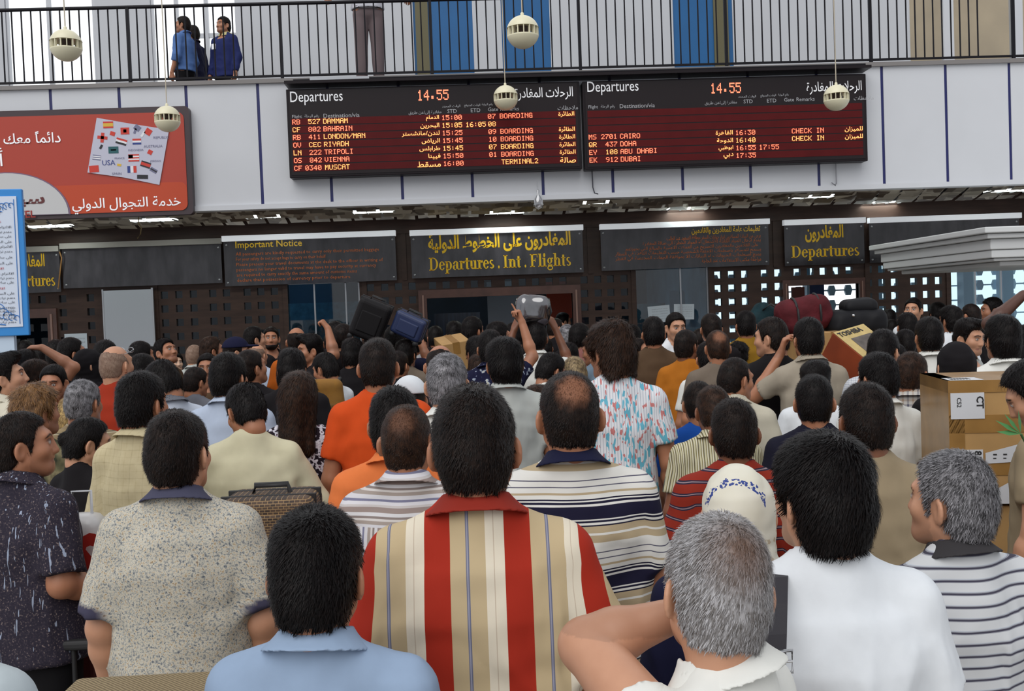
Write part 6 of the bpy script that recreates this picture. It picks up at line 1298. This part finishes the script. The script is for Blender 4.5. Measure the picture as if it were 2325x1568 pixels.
def person(x, y, H, by, rel, pit, hair, hc, tone, shirt, sl, neck, arms, fat, kw, label, z=0, grp='travellers crowding the hall'):
    near = y < 3.0; mid = y < 5.6
    face = abs(by + rel) > 50
    q = 5 if mid or face else 12
    rel = round(rel / q) * q; pit = pit if mid else round(pit / 6) * 6
    roll = kw.get('roll', 0)
    b = cached(make_body, rel, pit, roll, arms[0], arms[1], fat, .0055 if near or face else .0065 if mid else .0085)
    r = link('person', b, skin(tone)); r.location = (x, y, z); r.rotation_euler = (0, 0, -math.radians(by)); s = H / 1.75; r.scale = (s, s, s)
    tag(r, label, 'person', grp)
    Hm = Matrix.Translation(PIV.tolist()) @ Matrix(rotm(rel, pit, roll).tolist()).to_4x4() @ Matrix.Translation((-PIV).tolist())
    def child(name, me, mat, head=False):
        o = link(name, me, mat, r)
        if head: o.matrix_local = Hm
        return o
    if hair: child('hair', cached(make_hair, hair, .0045 if near else .006 if mid else .0075, 0 if kw.get('cap') else kw.get('strands', 2200), 1 + int(y * 10) % 3 if mid else 1), hairmat(hc), True)
    if kw.get('beard'): child('beard', cached(make_beard, .005), hairmat(hc), True)
    if kw.get('scarf'): child('headscarf', cached(make_scarf, .0055 if mid else .008, ''), scarfmat(kw['scarf']), True)
    if kw.get('cap'): child('cap', cached(make_scarf, .0055, kw.get('capkind', 'baseball')), fabric('white_tee' if kw['cap'] == 'white' else 'navy'), True)
    if kw.get('glasses'):
        m = MB()
        for e in (-1, 1):
            m.tube([(e * .036 + .022 * math.cos(a), .085, 1.722 + .016 * math.sin(a)) for a in (k * math.pi / 6 for k in range(13))], .002, 5); m.tube([(e * .058, .08, 1.725), (e * .086, .03, 1.715), (e * .088, -.03, 1.70)], .002, 5)
        m.tube([(-.014, .088, 1.724), (.014, .088, 1.724)], .002, 5); g_ = m.build('spectacles', M_alu, r); g_.matrix_local = Hm
    hs = .0085 if near else .012 if mid else .017
    sh = child('shirt', cached(make_shirt, arms[0], arms[1], sl, fat, kw.get('hem', .84 if sl != 'none' else .95), neck, hs, 1 + int(abs(x) * 10) % 4 if mid else 1), fabric(shirt))
    if kw.get('collar'): child('collar', cached(make_collar, .0045 if mid else .006, .024), fabric(kw['collar'])).parent = sh
    if kw.get('band'): child('neckband', cached(make_collar, .0045, .010), fabric(kw['band'])).parent = sh
    child('trousers', cached(make_trousers, fat, .018), M_trs[4] if kw.get('trousers') else rs.choice(M_trs))
    for e in (-1, 1): child('shoe', cached(make_shoe, e, .011), M_shoe)
    return r
PEOPLE = [person(*c) for c in CROWD]
# on the upper floor
def up(px, py, H, y):
    p = at(px, py, y); return (p.x, y, H)
for k_, c_ in dict(office_blue=(86, 118, 172), uniform_navy=(36, 44, 92), white_vfine=(206, 206, 214), pale_yellow=(206, 196, 140)).items(): PLAIN[k_] = c_
for px, y, H, by, rel, hc, tone, shirt, arms, lab, tr in ((416, 15.6, 1.78, -72, -15, 'dark', 'tan', 'office_blue', ('down', 'down'), 'person in bright blue office shirt walking left on the balcony', 1), (436, 16.1, 1.80, -60, -20, 'dark', 'tan', 'navy', ('down', 'down'), 'person in dark jacket behind the blue office shirt on the balcony', 1), (508, 15.7, 1.79, -150, 10, 'dark', 'tan', 'uniform_navy', ('down', 'down'), 'person in navy uniform shirt with pale collar on the balcony', 1), (838, 13.55, 1.80, 174, 0, 'black', 'tan', 'white_vfine', ('rail', 'rail'), 'person in taupe trousers leaning on the balcony railing, head out of frame', 0)):
    if tr: y = (H + ZF + .03 - CAM_Z) / (at(px, 40, 1).z - CAM_Z) + (.5 if 'jacket' in lab else 0)
    tuck = shirt in ('office_blue', 'white_vfine')
    r = person(at(px, 90, y).x, y, H, by, rel, 0, 'neat', hc, tone, shirt, 'rolled' if tuck else 'long', 'collar', arms, 0, dict(collar='pale_yellow' if 'uniform' in shirt else shirt, trousers=tr, hem=.93 if tuck else .84), lab, ZF + .03, 'people on the balcony')
    if not tr:
        for c in r.children:
            if c.name.startswith('trousers'): c.material_slots[0].material = pmat('taupe_trousers', srgb(112, 98, 100), .85)
    if tr and 'jacket' not in lab: MB().box((.045, .128, 1.26), (.11, .152, 1.34)).build('name_badge', M_wtext, [c for c in r.children if c.name.startswith('shirt')][0])
    if tuck: MB().lathe([(.186, .930), (.192, .932), (.192, .962), (.186, .964)], 28, Matrix.Diagonal((1, .80, 1, 1))).build('belt', M_shoe, r)

# ------------------------------------------------------------------ luggage and carried things
M_card = pmat('cardboard', srgb(176, 138, 86), .7, noise=.12, nscale=5); M_tape = pmat('brown_tape', srgb(150, 112, 60), .32, noise=.15, nscale=9); M_label = pmat('white_label', srgb(206, 208, 212), .5)
M_print = pmat('black_ink', (.012, .012, .014), .6); M_steel = pmat('chrome_tube', (.75, .75, .76), .18, .95); M_rubber = pmat('black_rubber', (.015, .015, .016), .6)
def rot(e, rx=0, ry=0, rz=0): e.rotation_euler = (math.radians(rx), math.radians(ry), math.radians(rz)); return e
def soft_box(name, w, d, h, mat, parent, lump=.02, seed=1, r=.06, res=.016):
    def f(P):
        q = np.abs(P - np.array([0, 0, h / 2], np.float32)) - (np.array([w / 2, d / 2, h / 2], np.float32) - r)
        o = np.maximum(q, 0); return np.sqrt((o * o).sum(1)) + np.minimum(q.max(1), 0) - r + lump * pn(P, 14, seed) + lump * .4 * pn(P, 34, seed + 1)
    V, Q = mesh_sdf(f, (-w / 2 - .06, -d / 2 - .06, -.06), (w / 2 + .06, d / 2 + .06, h + .06), res)
    return link(name, to_mesh(name, V, Q, {'guv': ('FLOAT_VECTOR', V)}), mat, parent)
def suitcase(loc, w, d, h, mat, label, trim=None, r=(0, 0, 0), group='suitcases', wheels=True):
    e = rot(tag(empty('suitcase', loc), label, 'suitcase', group), *r); trim = trim or M_rubber
    bevel(MB().box((-w / 2, -d / 2, 0), (w / 2, d / 2, h)).build('shell', mat, e), min(w, d, h) * .18, 4)
    for s in (-1, 1): bevel(MB().box((-w / 2 - .004, s * d * .22 - .006, .03), (w / 2 + .004, s * d * .22 + .006, h + .004)).build('zip_band', trim, e), .003)
    MB().tube([(-.07, 0, h - .01), (-.06, 0, h + .03), (.06, 0, h + .03), (.07, 0, h - .01)], .011).build('handle', trim, e)
    bevel(MB().box((-w * .32, -d / 2 - .012, h * .18), (w * .32, -d / 2 + .01, h * .72)).build('front_pocket', mat, e), .01, 3)
    if wheels:
        for sx in (-1, 1):
            for sy in (-1, 1): MB().lathe([(0, -.012), (.025, -.012), (.025, .012), (0, .012)], 12, Matrix.Translation((sx * w * .4, sy * d * .36, -.012)) @ Matrix.Rotation(math.radians(90), 4, 'X')).build('wheel', M_rubber, e)
    return e
def carton(loc, w, d, h, label, r=(0, 0, 0), mat=None, tape=True, name='carton'):
    e = rot(tag(empty(name, loc), label, 'box', 'cartons carried or loaded on trolleys'), *r)
    bevel(MB().box((-w / 2, -d / 2, 0), (w / 2, d / 2, h)).build('box', mat or M_card, e), .006)
    if tape:
        MB().box((-.03, -d / 2 - .002, h - .10), (.03, d / 2 + .002, h + .002)).build('sealing_tape', M_tape, e)
    return e
def trolley(x, y, rz, label, top=.22, w=.56, l=.85):
    e = tag(empty('luggage_trolley', (x, y, 0), math.radians(rz)), label, 'trolley', 'luggage trolleys')
    m = MB(); m.tube([(-w / 2, 0, .18), (-w / 2, l, .18), (w / 2, l, .18), (w / 2, 0, .18), (-w / 2, 0, .18)], .016)
    for k in range(4): m.tube([(-w / 2 + w * (k + 1) / 5, 0, .18), (-w / 2 + w * (k + 1) / 5, l, .18)], .009)
    m.build('deck_frame', M_steel, e)
    for s in (-1, 1): MB().tube([(s * w / 2, .0, .18), (s * w / 2, -.02, .6), (s * w / 2, -.05, .92), (s * (w / 2 - .02), -.14, 1.04), (s * (w / 2 - .05), -.20, 1.06)], .017).build('upright', M_steel, e)
    MB().tube([(-w / 2 + .05, -.20, 1.06), (w / 2 - .05, -.20, 1.06)], .021).build('push_bar', M_rubber, e)
    for sx in (-1, 1):
        for yy in (.06, l - .08): MB().lathe([(0, -.018), (.075, -.018), (.085, 0), (.075, .018), (0, .018)], 16, Matrix.Translation((sx * (w / 2 - .02), yy, .085)) @ Matrix.Rotation(math.radians(90), 4, 'Y')).build('wheel', M_rubber, e)
    return e
# trolley pushed by the heavy beige polo: navy case with the patterned suitcase on top
M_meander = bpy.data.materials.new('meander_cloth'); nt, b = nodes(M_meander); tc = nt.nodes.new('ShaderNodeTexCoord'); br = nt.nodes.new('ShaderNodeTexBrick')
br.inputs['Scale'].default_value = 26; br.inputs['Mortar Size'].default_value = .03; br.inputs['Color1'].default_value = (*srgb(52, 40, 34), 1); br.inputs['Color2'].default_value = (*srgb(84, 64, 48), 1); br.inputs['Mortar'].default_value = (*srgb(150, 122, 84), 1)
mp = nt.nodes.new('ShaderNodeMapping'); mp.inputs['Rotation'].default_value = (math.radians(90), 0, 0); nt.links.new(tc.outputs['Object'], mp.inputs[0]); nt.links.new(mp.outputs[0], br.inputs['Vector']); nt.links.new(br.outputs[0], b.inputs['Base Color']); b.inputs['Roughness'].default_value = .7
M_navyc = pmat('navy_case', srgb(40, 44, 74), .6, noise=.08, nscale=4)
x0 = at(620, 1130, 3.98).x
trolley(x0 + .03, 3.47, 0, 'steel luggage trolley with pale curved handle beside the heavy beige polo', w=.46, l=.80)
carton((x0 + .03, 3.94, .20), .44, .50, .42, 'plain carton at the bottom of the trolley under the navy suitcase', tape=True)
suitcase((x0, 3.92, .63), .46, .34, .44, M_navyc, 'navy suitcase on the trolley under the patterned one', wheels=False)
suitcase((x0, 3.96, 1.105), .34, .30, .20, M_meander, 'brown meander-patterned suitcase on top of the navy suitcase', wheels=False)
# woven case at the bottom edge
M_woven = bpy.data.materials.new('woven_tan'); nt, b = nodes(M_woven); tc = nt.nodes.new('ShaderNodeTexCoord'); wv = nt.nodes.new('ShaderNodeTexWave'); wv.inputs['Scale'].default_value = 60; wv.inputs['Distortion'].default_value = 2; wv.bands_direction = 'DIAGONAL'
nt.links.new(tc.outputs['Object'], wv.inputs['Vector']); nt.links.new(ramp(nt, wv.outputs['Color'], [(.2, srgb(104, 88, 62)), (.8, srgb(150, 132, 98))]), b.inputs['Base Color']); b.inputs['Roughness'].default_value = .8
ya = 2.45; xa, xb = at(175, 1530, ya).x, at(560, 1530, ya).x; za = at(360, 1526, ya).z
e = tag(empty('woven_trunk', ((xa + xb) / 2, 2.27, .20)), 'woven tan trunk top at the bottom edge before the heavy beige polo', 'trunk')
bevel(MB().box((-(xb - xa) / 2, -.17, 0), ((xb - xa) / 2, .18, za - .30)).build('body', M_woven, e), .02, 3); bevel(MB().box((-(xb - xa) / 2 - .006, -.176, za - .30), ((xb - xa) / 2 + .006, .186, za - .20)).build('lid', M_woven, e), .02, 3)
for s in (-1, 1): bevel(MB().box((s * .09 - .02, -.185, za - .36), (s * .09 + .02, -.17, za - .24)).build('clasp', M_steel, e), .004)
MB().box((-.2, -.15, -.20), (.2, .15, 0)).build('trolley_base', M_rubber, e)
# pull-along case with black handle held at the left
p = at(192, 1462, 3.62)
e = suitcase((p.x, 3.66, .03), .22, .28, .58, pmat('grey_case', srgb(96, 96, 100), .6, noise=.1, nscale=5), 'grey pull-along suitcase with raised black handle at the left')
for s in (-1, 1): MB().tube([(s * .06, .02, .56), (s * .06, .02, p.z - .06)], .009).build('handle_rail', M_rubber, e)
bevel(MB().box((-.115, .0, p.z - .065), (.10, .04, p.z - .03)).build('grip', M_rubber, e), .012, 3)
# white shopping bag with red print
p = at(170, 1270, 3.98)
e = tag(empty('shopping_bag', (p.x + .02, 4.04, .89)), 'white plastic shopping bag with red print at the left, below the black V-neck', 'bag')
soft_box('bag', .15, .14, .36, pmat('white_plastic', srgb(206, 204, 202), .3), e, .016, 3, .05)
m = MB(); put_text(m, 'S', -.0, -.100, .06, h=.24, bold=.03, sx=.7); m.build('red_print', pmat('red_print_ink', srgb(170, 40, 30), .5), e)
MB().tube([(-.03, 0, .34), (-.04, 0, .44), (.03, 0, .44), (.03, 0, .34)], .006).build('handles', M_label, e)
suitcase((p.x, 4.02, .03), .15, .15, .82, pmat('wine_case', srgb(92, 34, 34), .6, noise=.1), 'dark red suitcase standing under the white shopping bag')
# shoulder bag of the white tee
fw_ = [c for c in CROWD if 'plain white T-shirt with black' in c[-1]][0]; yb = fw_[1]
e = tag(empty('shoulder_bag', (at(1752, 1600, yb - .15).x, yb - .13, .75)), 'black shoulder bag strap with square buckle on the white T-shirt', 'bag'); o = e.location
P_ = [at(1768 - 2 * k, py, yb + dy) for k, (py, dy) in enumerate(((1280, .01), (1310, -.075), (1370, -.145), (1440, -.18), (1500, -.195), (1560, -.205), (1640, -.205), (1740, -.20)))]
def ribbon(m, pts, w, th):
    vs = []; fs = []
    for i, q in enumerate(pts):
        t = (pts[min(i + 1, len(pts) - 1)] - pts[max(i - 1, 0)]).normalized(); n = Vector((1, 0, 0)).cross(t).normalized()
        for a_, b_ in ((-w, 0), (w, 0), (w, th), (-w, th)): vs.append(q + Vector((a_, 0, 0)) + n * b_ - o)
    for i in range(len(pts) - 1):
        for k in range(4): fs.append((i * 4 + k, i * 4 + (k + 1) % 4, i * 4 + 4 + (k + 1) % 4, i * 4 + 4 + k))
    return m.add([tuple(v) for v in vs], fs)
ribbon(MB(), P_, .0205, .004).build('strap', pmat('strap_web', srgb(44, 42, 48), .7), e)
bk_ = at(1760, 1500, yb - .205) - o
m = MB(); w_, h_ = .030, .020
m.tube([bk_ + Vector(q) for q in ((-w_, -.006, -h_), (w_, -.006, -h_), (w_, -.006, h_), (-w_, -.006, h_), (-w_, -.006, -h_))], .0035, 8); m.tube([bk_ + Vector((-w_, -.006, 0)), bk_ + Vector((w_, -.006, 0))], .0028); m.build('buckle', M_steel, e)
sb = soft_box('pouch', .20, .08, .24, pmat('bag_black', (.02, .02, .024), .6), e, .006, 2, .03); sb.location = (.08, -.02, -.02)
# strap over the olive striped shirt
# tan backpack on the folded-arm person
p = at(738, 918, 7.45); e = tag(empty('backpack', (p.x, 7.47, p.z - .16)), 'mustard canvas backpack between long-haired person and orange T-shirt', 'backpack')
soft_box('main_pouch', .26, .16, .34, pmat('mustard_canvas', srgb(140, 98, 34), .8, noise=.1), e, .010, 4, .06); bevel(MB().box((-.09, -.105, .04), (.09, -.07, .17)).build('front_pocket', pmat('mustard_dark', srgb(112, 78, 28), .8), e), .015, 3)
for s in (-1, 1): MB().tube([(s * .08, .05, .30), (s * .09, .16, .33), (s * .09, .2, .2)], .014).build('shoulder_strap', M_rubber, e)
# carried over heads at the centre left
p = at(838, 742, 9.75); suitcase((p.x - .02, 9.42, p.z - .09), .29, .22, .35, pmat('black_nylon', (.010, .009, .010), .6, spec=.2), 'tilted black suitcase carried on a shoulder before the glass panes', r=(8, 24, 0))
p = at(922, 742, 9.7); suitcase((p.x + .01, 9.40, p.z - .08), .29, .18, .21, pmat('blue_black_nylon', (.014, .026, .085), .5), 'slanted blue and black suitcase carried beside the double doorway', r=(6, 26, -10))
p = at(1034, 803, 9.25); e = carton((p.x, 9.3, p.z - .16), .25, .34, .30, 'crumpled brown carton carried under the bandaged wrist', (10, -8, 12)); 
p = at(1198, 712, 8.95); e = rot(tag(empty('wrapped_bundle', (p.x + .02, 8.86, p.z - .105)), 'clear-wrapped dark silvery bundle carried on the head in the doorway', 'bundle'), 0, 6, 0)
soft_box('load', .27, .24, .25, pmat('dark_mixed_cloth', srgb(70, 66, 72), .45, noise=.7, nscale=16), e, .018, 5, .08); MB().tube([(.13, -.02, .02), (.15, -.13, .13), (.13, -.02, .24)], .008).build('cord', M_rubber, e); soft_box('plastic_wrap', .29, .26, .27, glass('wrap_film', (.9, .9, .92), .22, .12), e, .022, 6, .08)
p = at(1685, 725, 11.25); e = rot(tag(empty('duffel_bag', (p.x + .03, 11.22, p.z - .24)), 'dark teal bag hoisted on a shoulder by the lit square openings', 'bag', 'soft bags'), 0, 34, 0)
soft_box('body', .26, .26, .46, pmat('teal_nylon', srgb(18, 44, 50), .7, noise=.4, nscale=6, spec=.2, bump=.7, bscale=14), e, .016, 8, .09); MB().box((.125, -.09, .10), (.150, .09, .36)).build('striped_side', pmat('pale_stripes', srgb(120, 150, 170), .5, noise=.6, nscale=30, stretch=(1, 3, 1)), e); MB().tube([(-.06, -.13, .36), (-.03, -.16, .46), (.05, -.16, .46), (.08, -.13, .36)], .010).build('handle', M_rubber, e)
# loaded trolley at the right: maroon duffel and black bag over cartons
yl = 8.75; xm = at(1885, 720, yl).x
trolley(xm, 8.36, 0, 'luggage trolley buried in the crowd under maroon and black bags', w=.62, l=.85)
carton((xm - .17, yl + .02, .20), .36, .44, .66, 'tall carton on the trolley under the maroon duffel'); carton((xm + .20, yl + .02, .20), .36, .44, .62, 'carton on the trolley under the black luggage heap')
carton((xm - .17, yl + .02, .865), .36, .44, at(1850, 752, yl).z - .885, 'upper carton directly under the maroon duffel'); carton((xm + .20, yl + .02, .825), .36, .44, at(1940, 762, yl).z - .845, 'upper carton directly under the black luggage heap')
p = at(1832, 752, yl); e = rot(tag(empty('duffel_bag', (p.x, yl, p.z - .005)), 'plump maroon duffel bag before the right doorway', 'bag', 'soft bags'), 0, -10, 0)
M_mar = pmat('maroon_nylon', srgb(84, 28, 34), .8, noise=.3, nscale=7, spec=.2, bump=.8, bscale=16); soft_box('body', .46, .28, .29, M_mar, e, .020, 9, .10)
for s in (-.09, .10): MB().tube([(s + .02 * math.sin(a), -.152 * math.cos(a), .145 + .158 * math.sin(a)) for a in (math.radians(k) for k in range(-60, 100, 12))], .010).build('strap', M_rubber, e)
soft_box('end_tab', .10, .10, .09, M_mar, e, .008, 3, .03).location = (-.27, -.02, .06)
p = at(1942, 762, yl); e = tag(empty('luggage_bag', (p.x, yl, p.z + .005)), 'big black luggage bag heaped behind the red computer box', 'bag', 'soft bags')
soft_box('body', .50, .34, .22, pmat('black_bag', (.010, .010, .012), .6, spec=.2), e, .022, 12, .09); soft_box('top_pouch', .26, .24, .11, pmat('black_bag_top', (.012, .012, .014), .6, spec=.2), e, .02, 14, .05).location = (.02, 0, .19); MB().lathe([(0, .012), (.01, .01), (.012, 0)], 10, Matrix.Translation((-.08, -.18, .17)) @ Matrix.Rotation(math.radians(90), 4, 'X')).build('buckle', M_steel, e)
# red computer box, tilted on other cartons
p = at(1921, 862, 7.42); M_redcard = pmat('red_orange_card', srgb(150, 66, 32), .6, noise=.25, nscale=4)
carton((p.x + .02, 7.48, .20), .42, .40, p.z - .33, 'tall brown carton beneath the red computer box')
e = carton((p.x, 7.42, p.z), .34, .34, .34, 'tilted red-orange box with black lettering on its pale top', (0, 0, 0), M_redcard, False)
e.rotation_euler = (Matrix.Rotation(math.radians(16), 3, 'Y') @ Matrix.Rotation(math.radians(35), 3, 'X') @ Matrix.Rotation(math.radians(40), 3, 'Z')).to_euler()
MB().box((-.168, -.168, .341), (.168, .168, .344)).build('top_panel', pmat('pale_card_top', srgb(196, 172, 112), .6, noise=.1), e)
T_ = Matrix(((1, 0, 0, 0), (0, 0, 1, 0), (0, 1, 0, 0), (0, 0, 0, 1)))
m = MB(); put_text(m, 'TOSHIBA', -.155, .347, .105, w=.25, align='l', bold=.035, M=T_); m.build('lettering', M_print, e)
MB().box((-.09, -.12, .3445), (.13, .07, .3465)).build('grey_picture', pmat('grey_print_panel', srgb(96, 88, 82), .6, noise=.4, nscale=12), e); MB().box((-.165, -.172, .29), (.165, -.1702, .335)).build('edge_tape', M_tape, e)
p = at(1884, 800, 7.95); e = carton((p.x, 8.0, p.z - .16), .26, .26, .32, 'tan carton with orange ball print behind the red computer box', (0, 0, 6))
MB().lathe([(0, 0), (.045, 0)], 20, Matrix.Translation((.0, -.1325, .17)) @ Matrix.Rotation(math.radians(90), 4, 'X')).build('orange_disc', pmat('orange_print', srgb(214, 120, 24), .5), e); MB().box((.02, -.1335, .08), (.09, -.1318, .15)).build('navy_patch', pmat('navy_print', srgb(24, 28, 60), .5), e)
carton((p.x, 8.0, .02), .30, .30, p.z - .19, 'carton column under the tan carton with orange print')
# big taped carton at the right
yc = 4.27; pf = at(2188, 900, yc); W_, D_ = .66, .50
zt_c = at(2188, 868, yc).z; Hc = .52
e = carton((pf.x + W_ / 2 + .02, yc + D_ / 2 + .02, zt_c - Hc), W_, D_, Hc, 'large taped brown carton with white stickers at the right edge', (0, 0, -11), M_card, False, 'carton')
bx = lambda px, py: (lambda q: (q.x - pf.x - W_ / 2 + .0, q.z - (zt_c - Hc)))(at(px, py, yc))
fy = -D_ / 2 - .003
m = MB(); m.box((-W_ / 2 - .002, fy, .30), (W_ / 2 + .002, fy + .002, .375)); m.build('tape_band', M_tape, e); MB().box((-W_ / 2 - .002, fy, .12), (W_ / 2 + .002, fy + .002, .185)).build('tape_band', M_tape, e); MB().box((-W_ / 2 - .003, -D_ / 2 - .003, .0), (-W_ / 2 + .06, D_ / 2, Hc + .002)).build('corner_tape', M_tape, e); MB().box((-W_ / 2 - .003, -D_ / 2 - .0035, Hc - .05), (W_ / 2 + .003, D_ / 2, Hc + .002)).build('top_tape', M_tape, e)
MB().box((-.325, fy - .003, .36), (-.19, fy - .001, .47)).box((-.325, -D_ / 2, Hc + .003), (-.19, -D_ / 2 + .14, Hc + .004)).build('sticker', M_label, e); MB().box((-.325, fy - .003, .165), (-.20, fy - .001, .23)).build('sticker', M_label, e); MB().prism([(-.19, .17), (-.19, .215), (.02, .27), (.02, .18)], fy - .003, fy - .001).build('sticker', M_label, e); MB().prism([(-.26, .0), (-.10, .0), (.02, .10), (-.08, .10)], fy - .003, fy - .001).build('sticker', M_label, e)
R90 = lambda x, z: Matrix.Translation((x, 0, z)) @ Matrix.Rotation(math.radians(90), 4, 'Y')
m = MB(); put_text(m, 'CT', 0, fy - .004, 0, h=.030, bold=.03, M=R90(-.222, .455)); put_text(m, '81', 0, fy - .004, 0, h=.030, bold=.03, M=R90(-.235, .225)); put_text(m, 'C52', 0, fy - .004, 0, h=.018, bold=.02, M=R90(-.30, .45))
for k in range(4): m.box((-.16 + .04 * k, fy - .004, .205), (-.145 + .04 * k, fy - .0032, .211)); m.box((-.16 + .04 * k, fy - .004, .19), (-.148 + .04 * k, fy - .0032, .194))
for k in range(7): m.box((-.31 + .012 * k, -D_ / 2 + .03, Hc + .0045), (-.304 + .012 * k, -D_ / 2 + .10, Hc + .0052))
m.build('sticker_print', M_print, e)
lw_ = zt_c - Hc
carton((pf.x + W_ / 2 + .02, yc + D_ / 2 + .02, .20), .52, .46, lw_ - .215, 'brown carton under the large taped carton', (0, 0, -11)); trolley(pf.x + .654, yc + .21, 79, 'trolley carrying the large taped carton at the right', w=.60, l=.62)
# green leaves at the right edge
p = at(2318, 985, 3.45); e = tag(empty('leafy_sprig', p), 'few thin green leaves poking in at the right edge', 'leaves')
for a_, l_ in ((150, .10), (172, .085), (128, .09), (95, .08)):
    c_, s_ = math.cos(math.radians(a_)), math.sin(math.radians(a_)); MB().add([(0, 0, 0), (c_ * l_ * .5 - s_ * .008, -.006, s_ * l_ * .5 + c_ * .008), (c_ * l_, 0, s_ * l_), (c_ * l_ * .5 + s_ * .008, .004, s_ * l_ * .5 - c_ * .008)], [(0, 1, 2, 3), (3, 2, 1, 0)]).build('leaf', pmat('leaf_green', srgb(70, 128, 70), .5), e)
MB().tube([(0, 0, 0), (.06, .02, -.10), (.10, .04, -.3)], .004).build('stem', pmat('stem_green', srgb(60, 96, 50), .6), e)
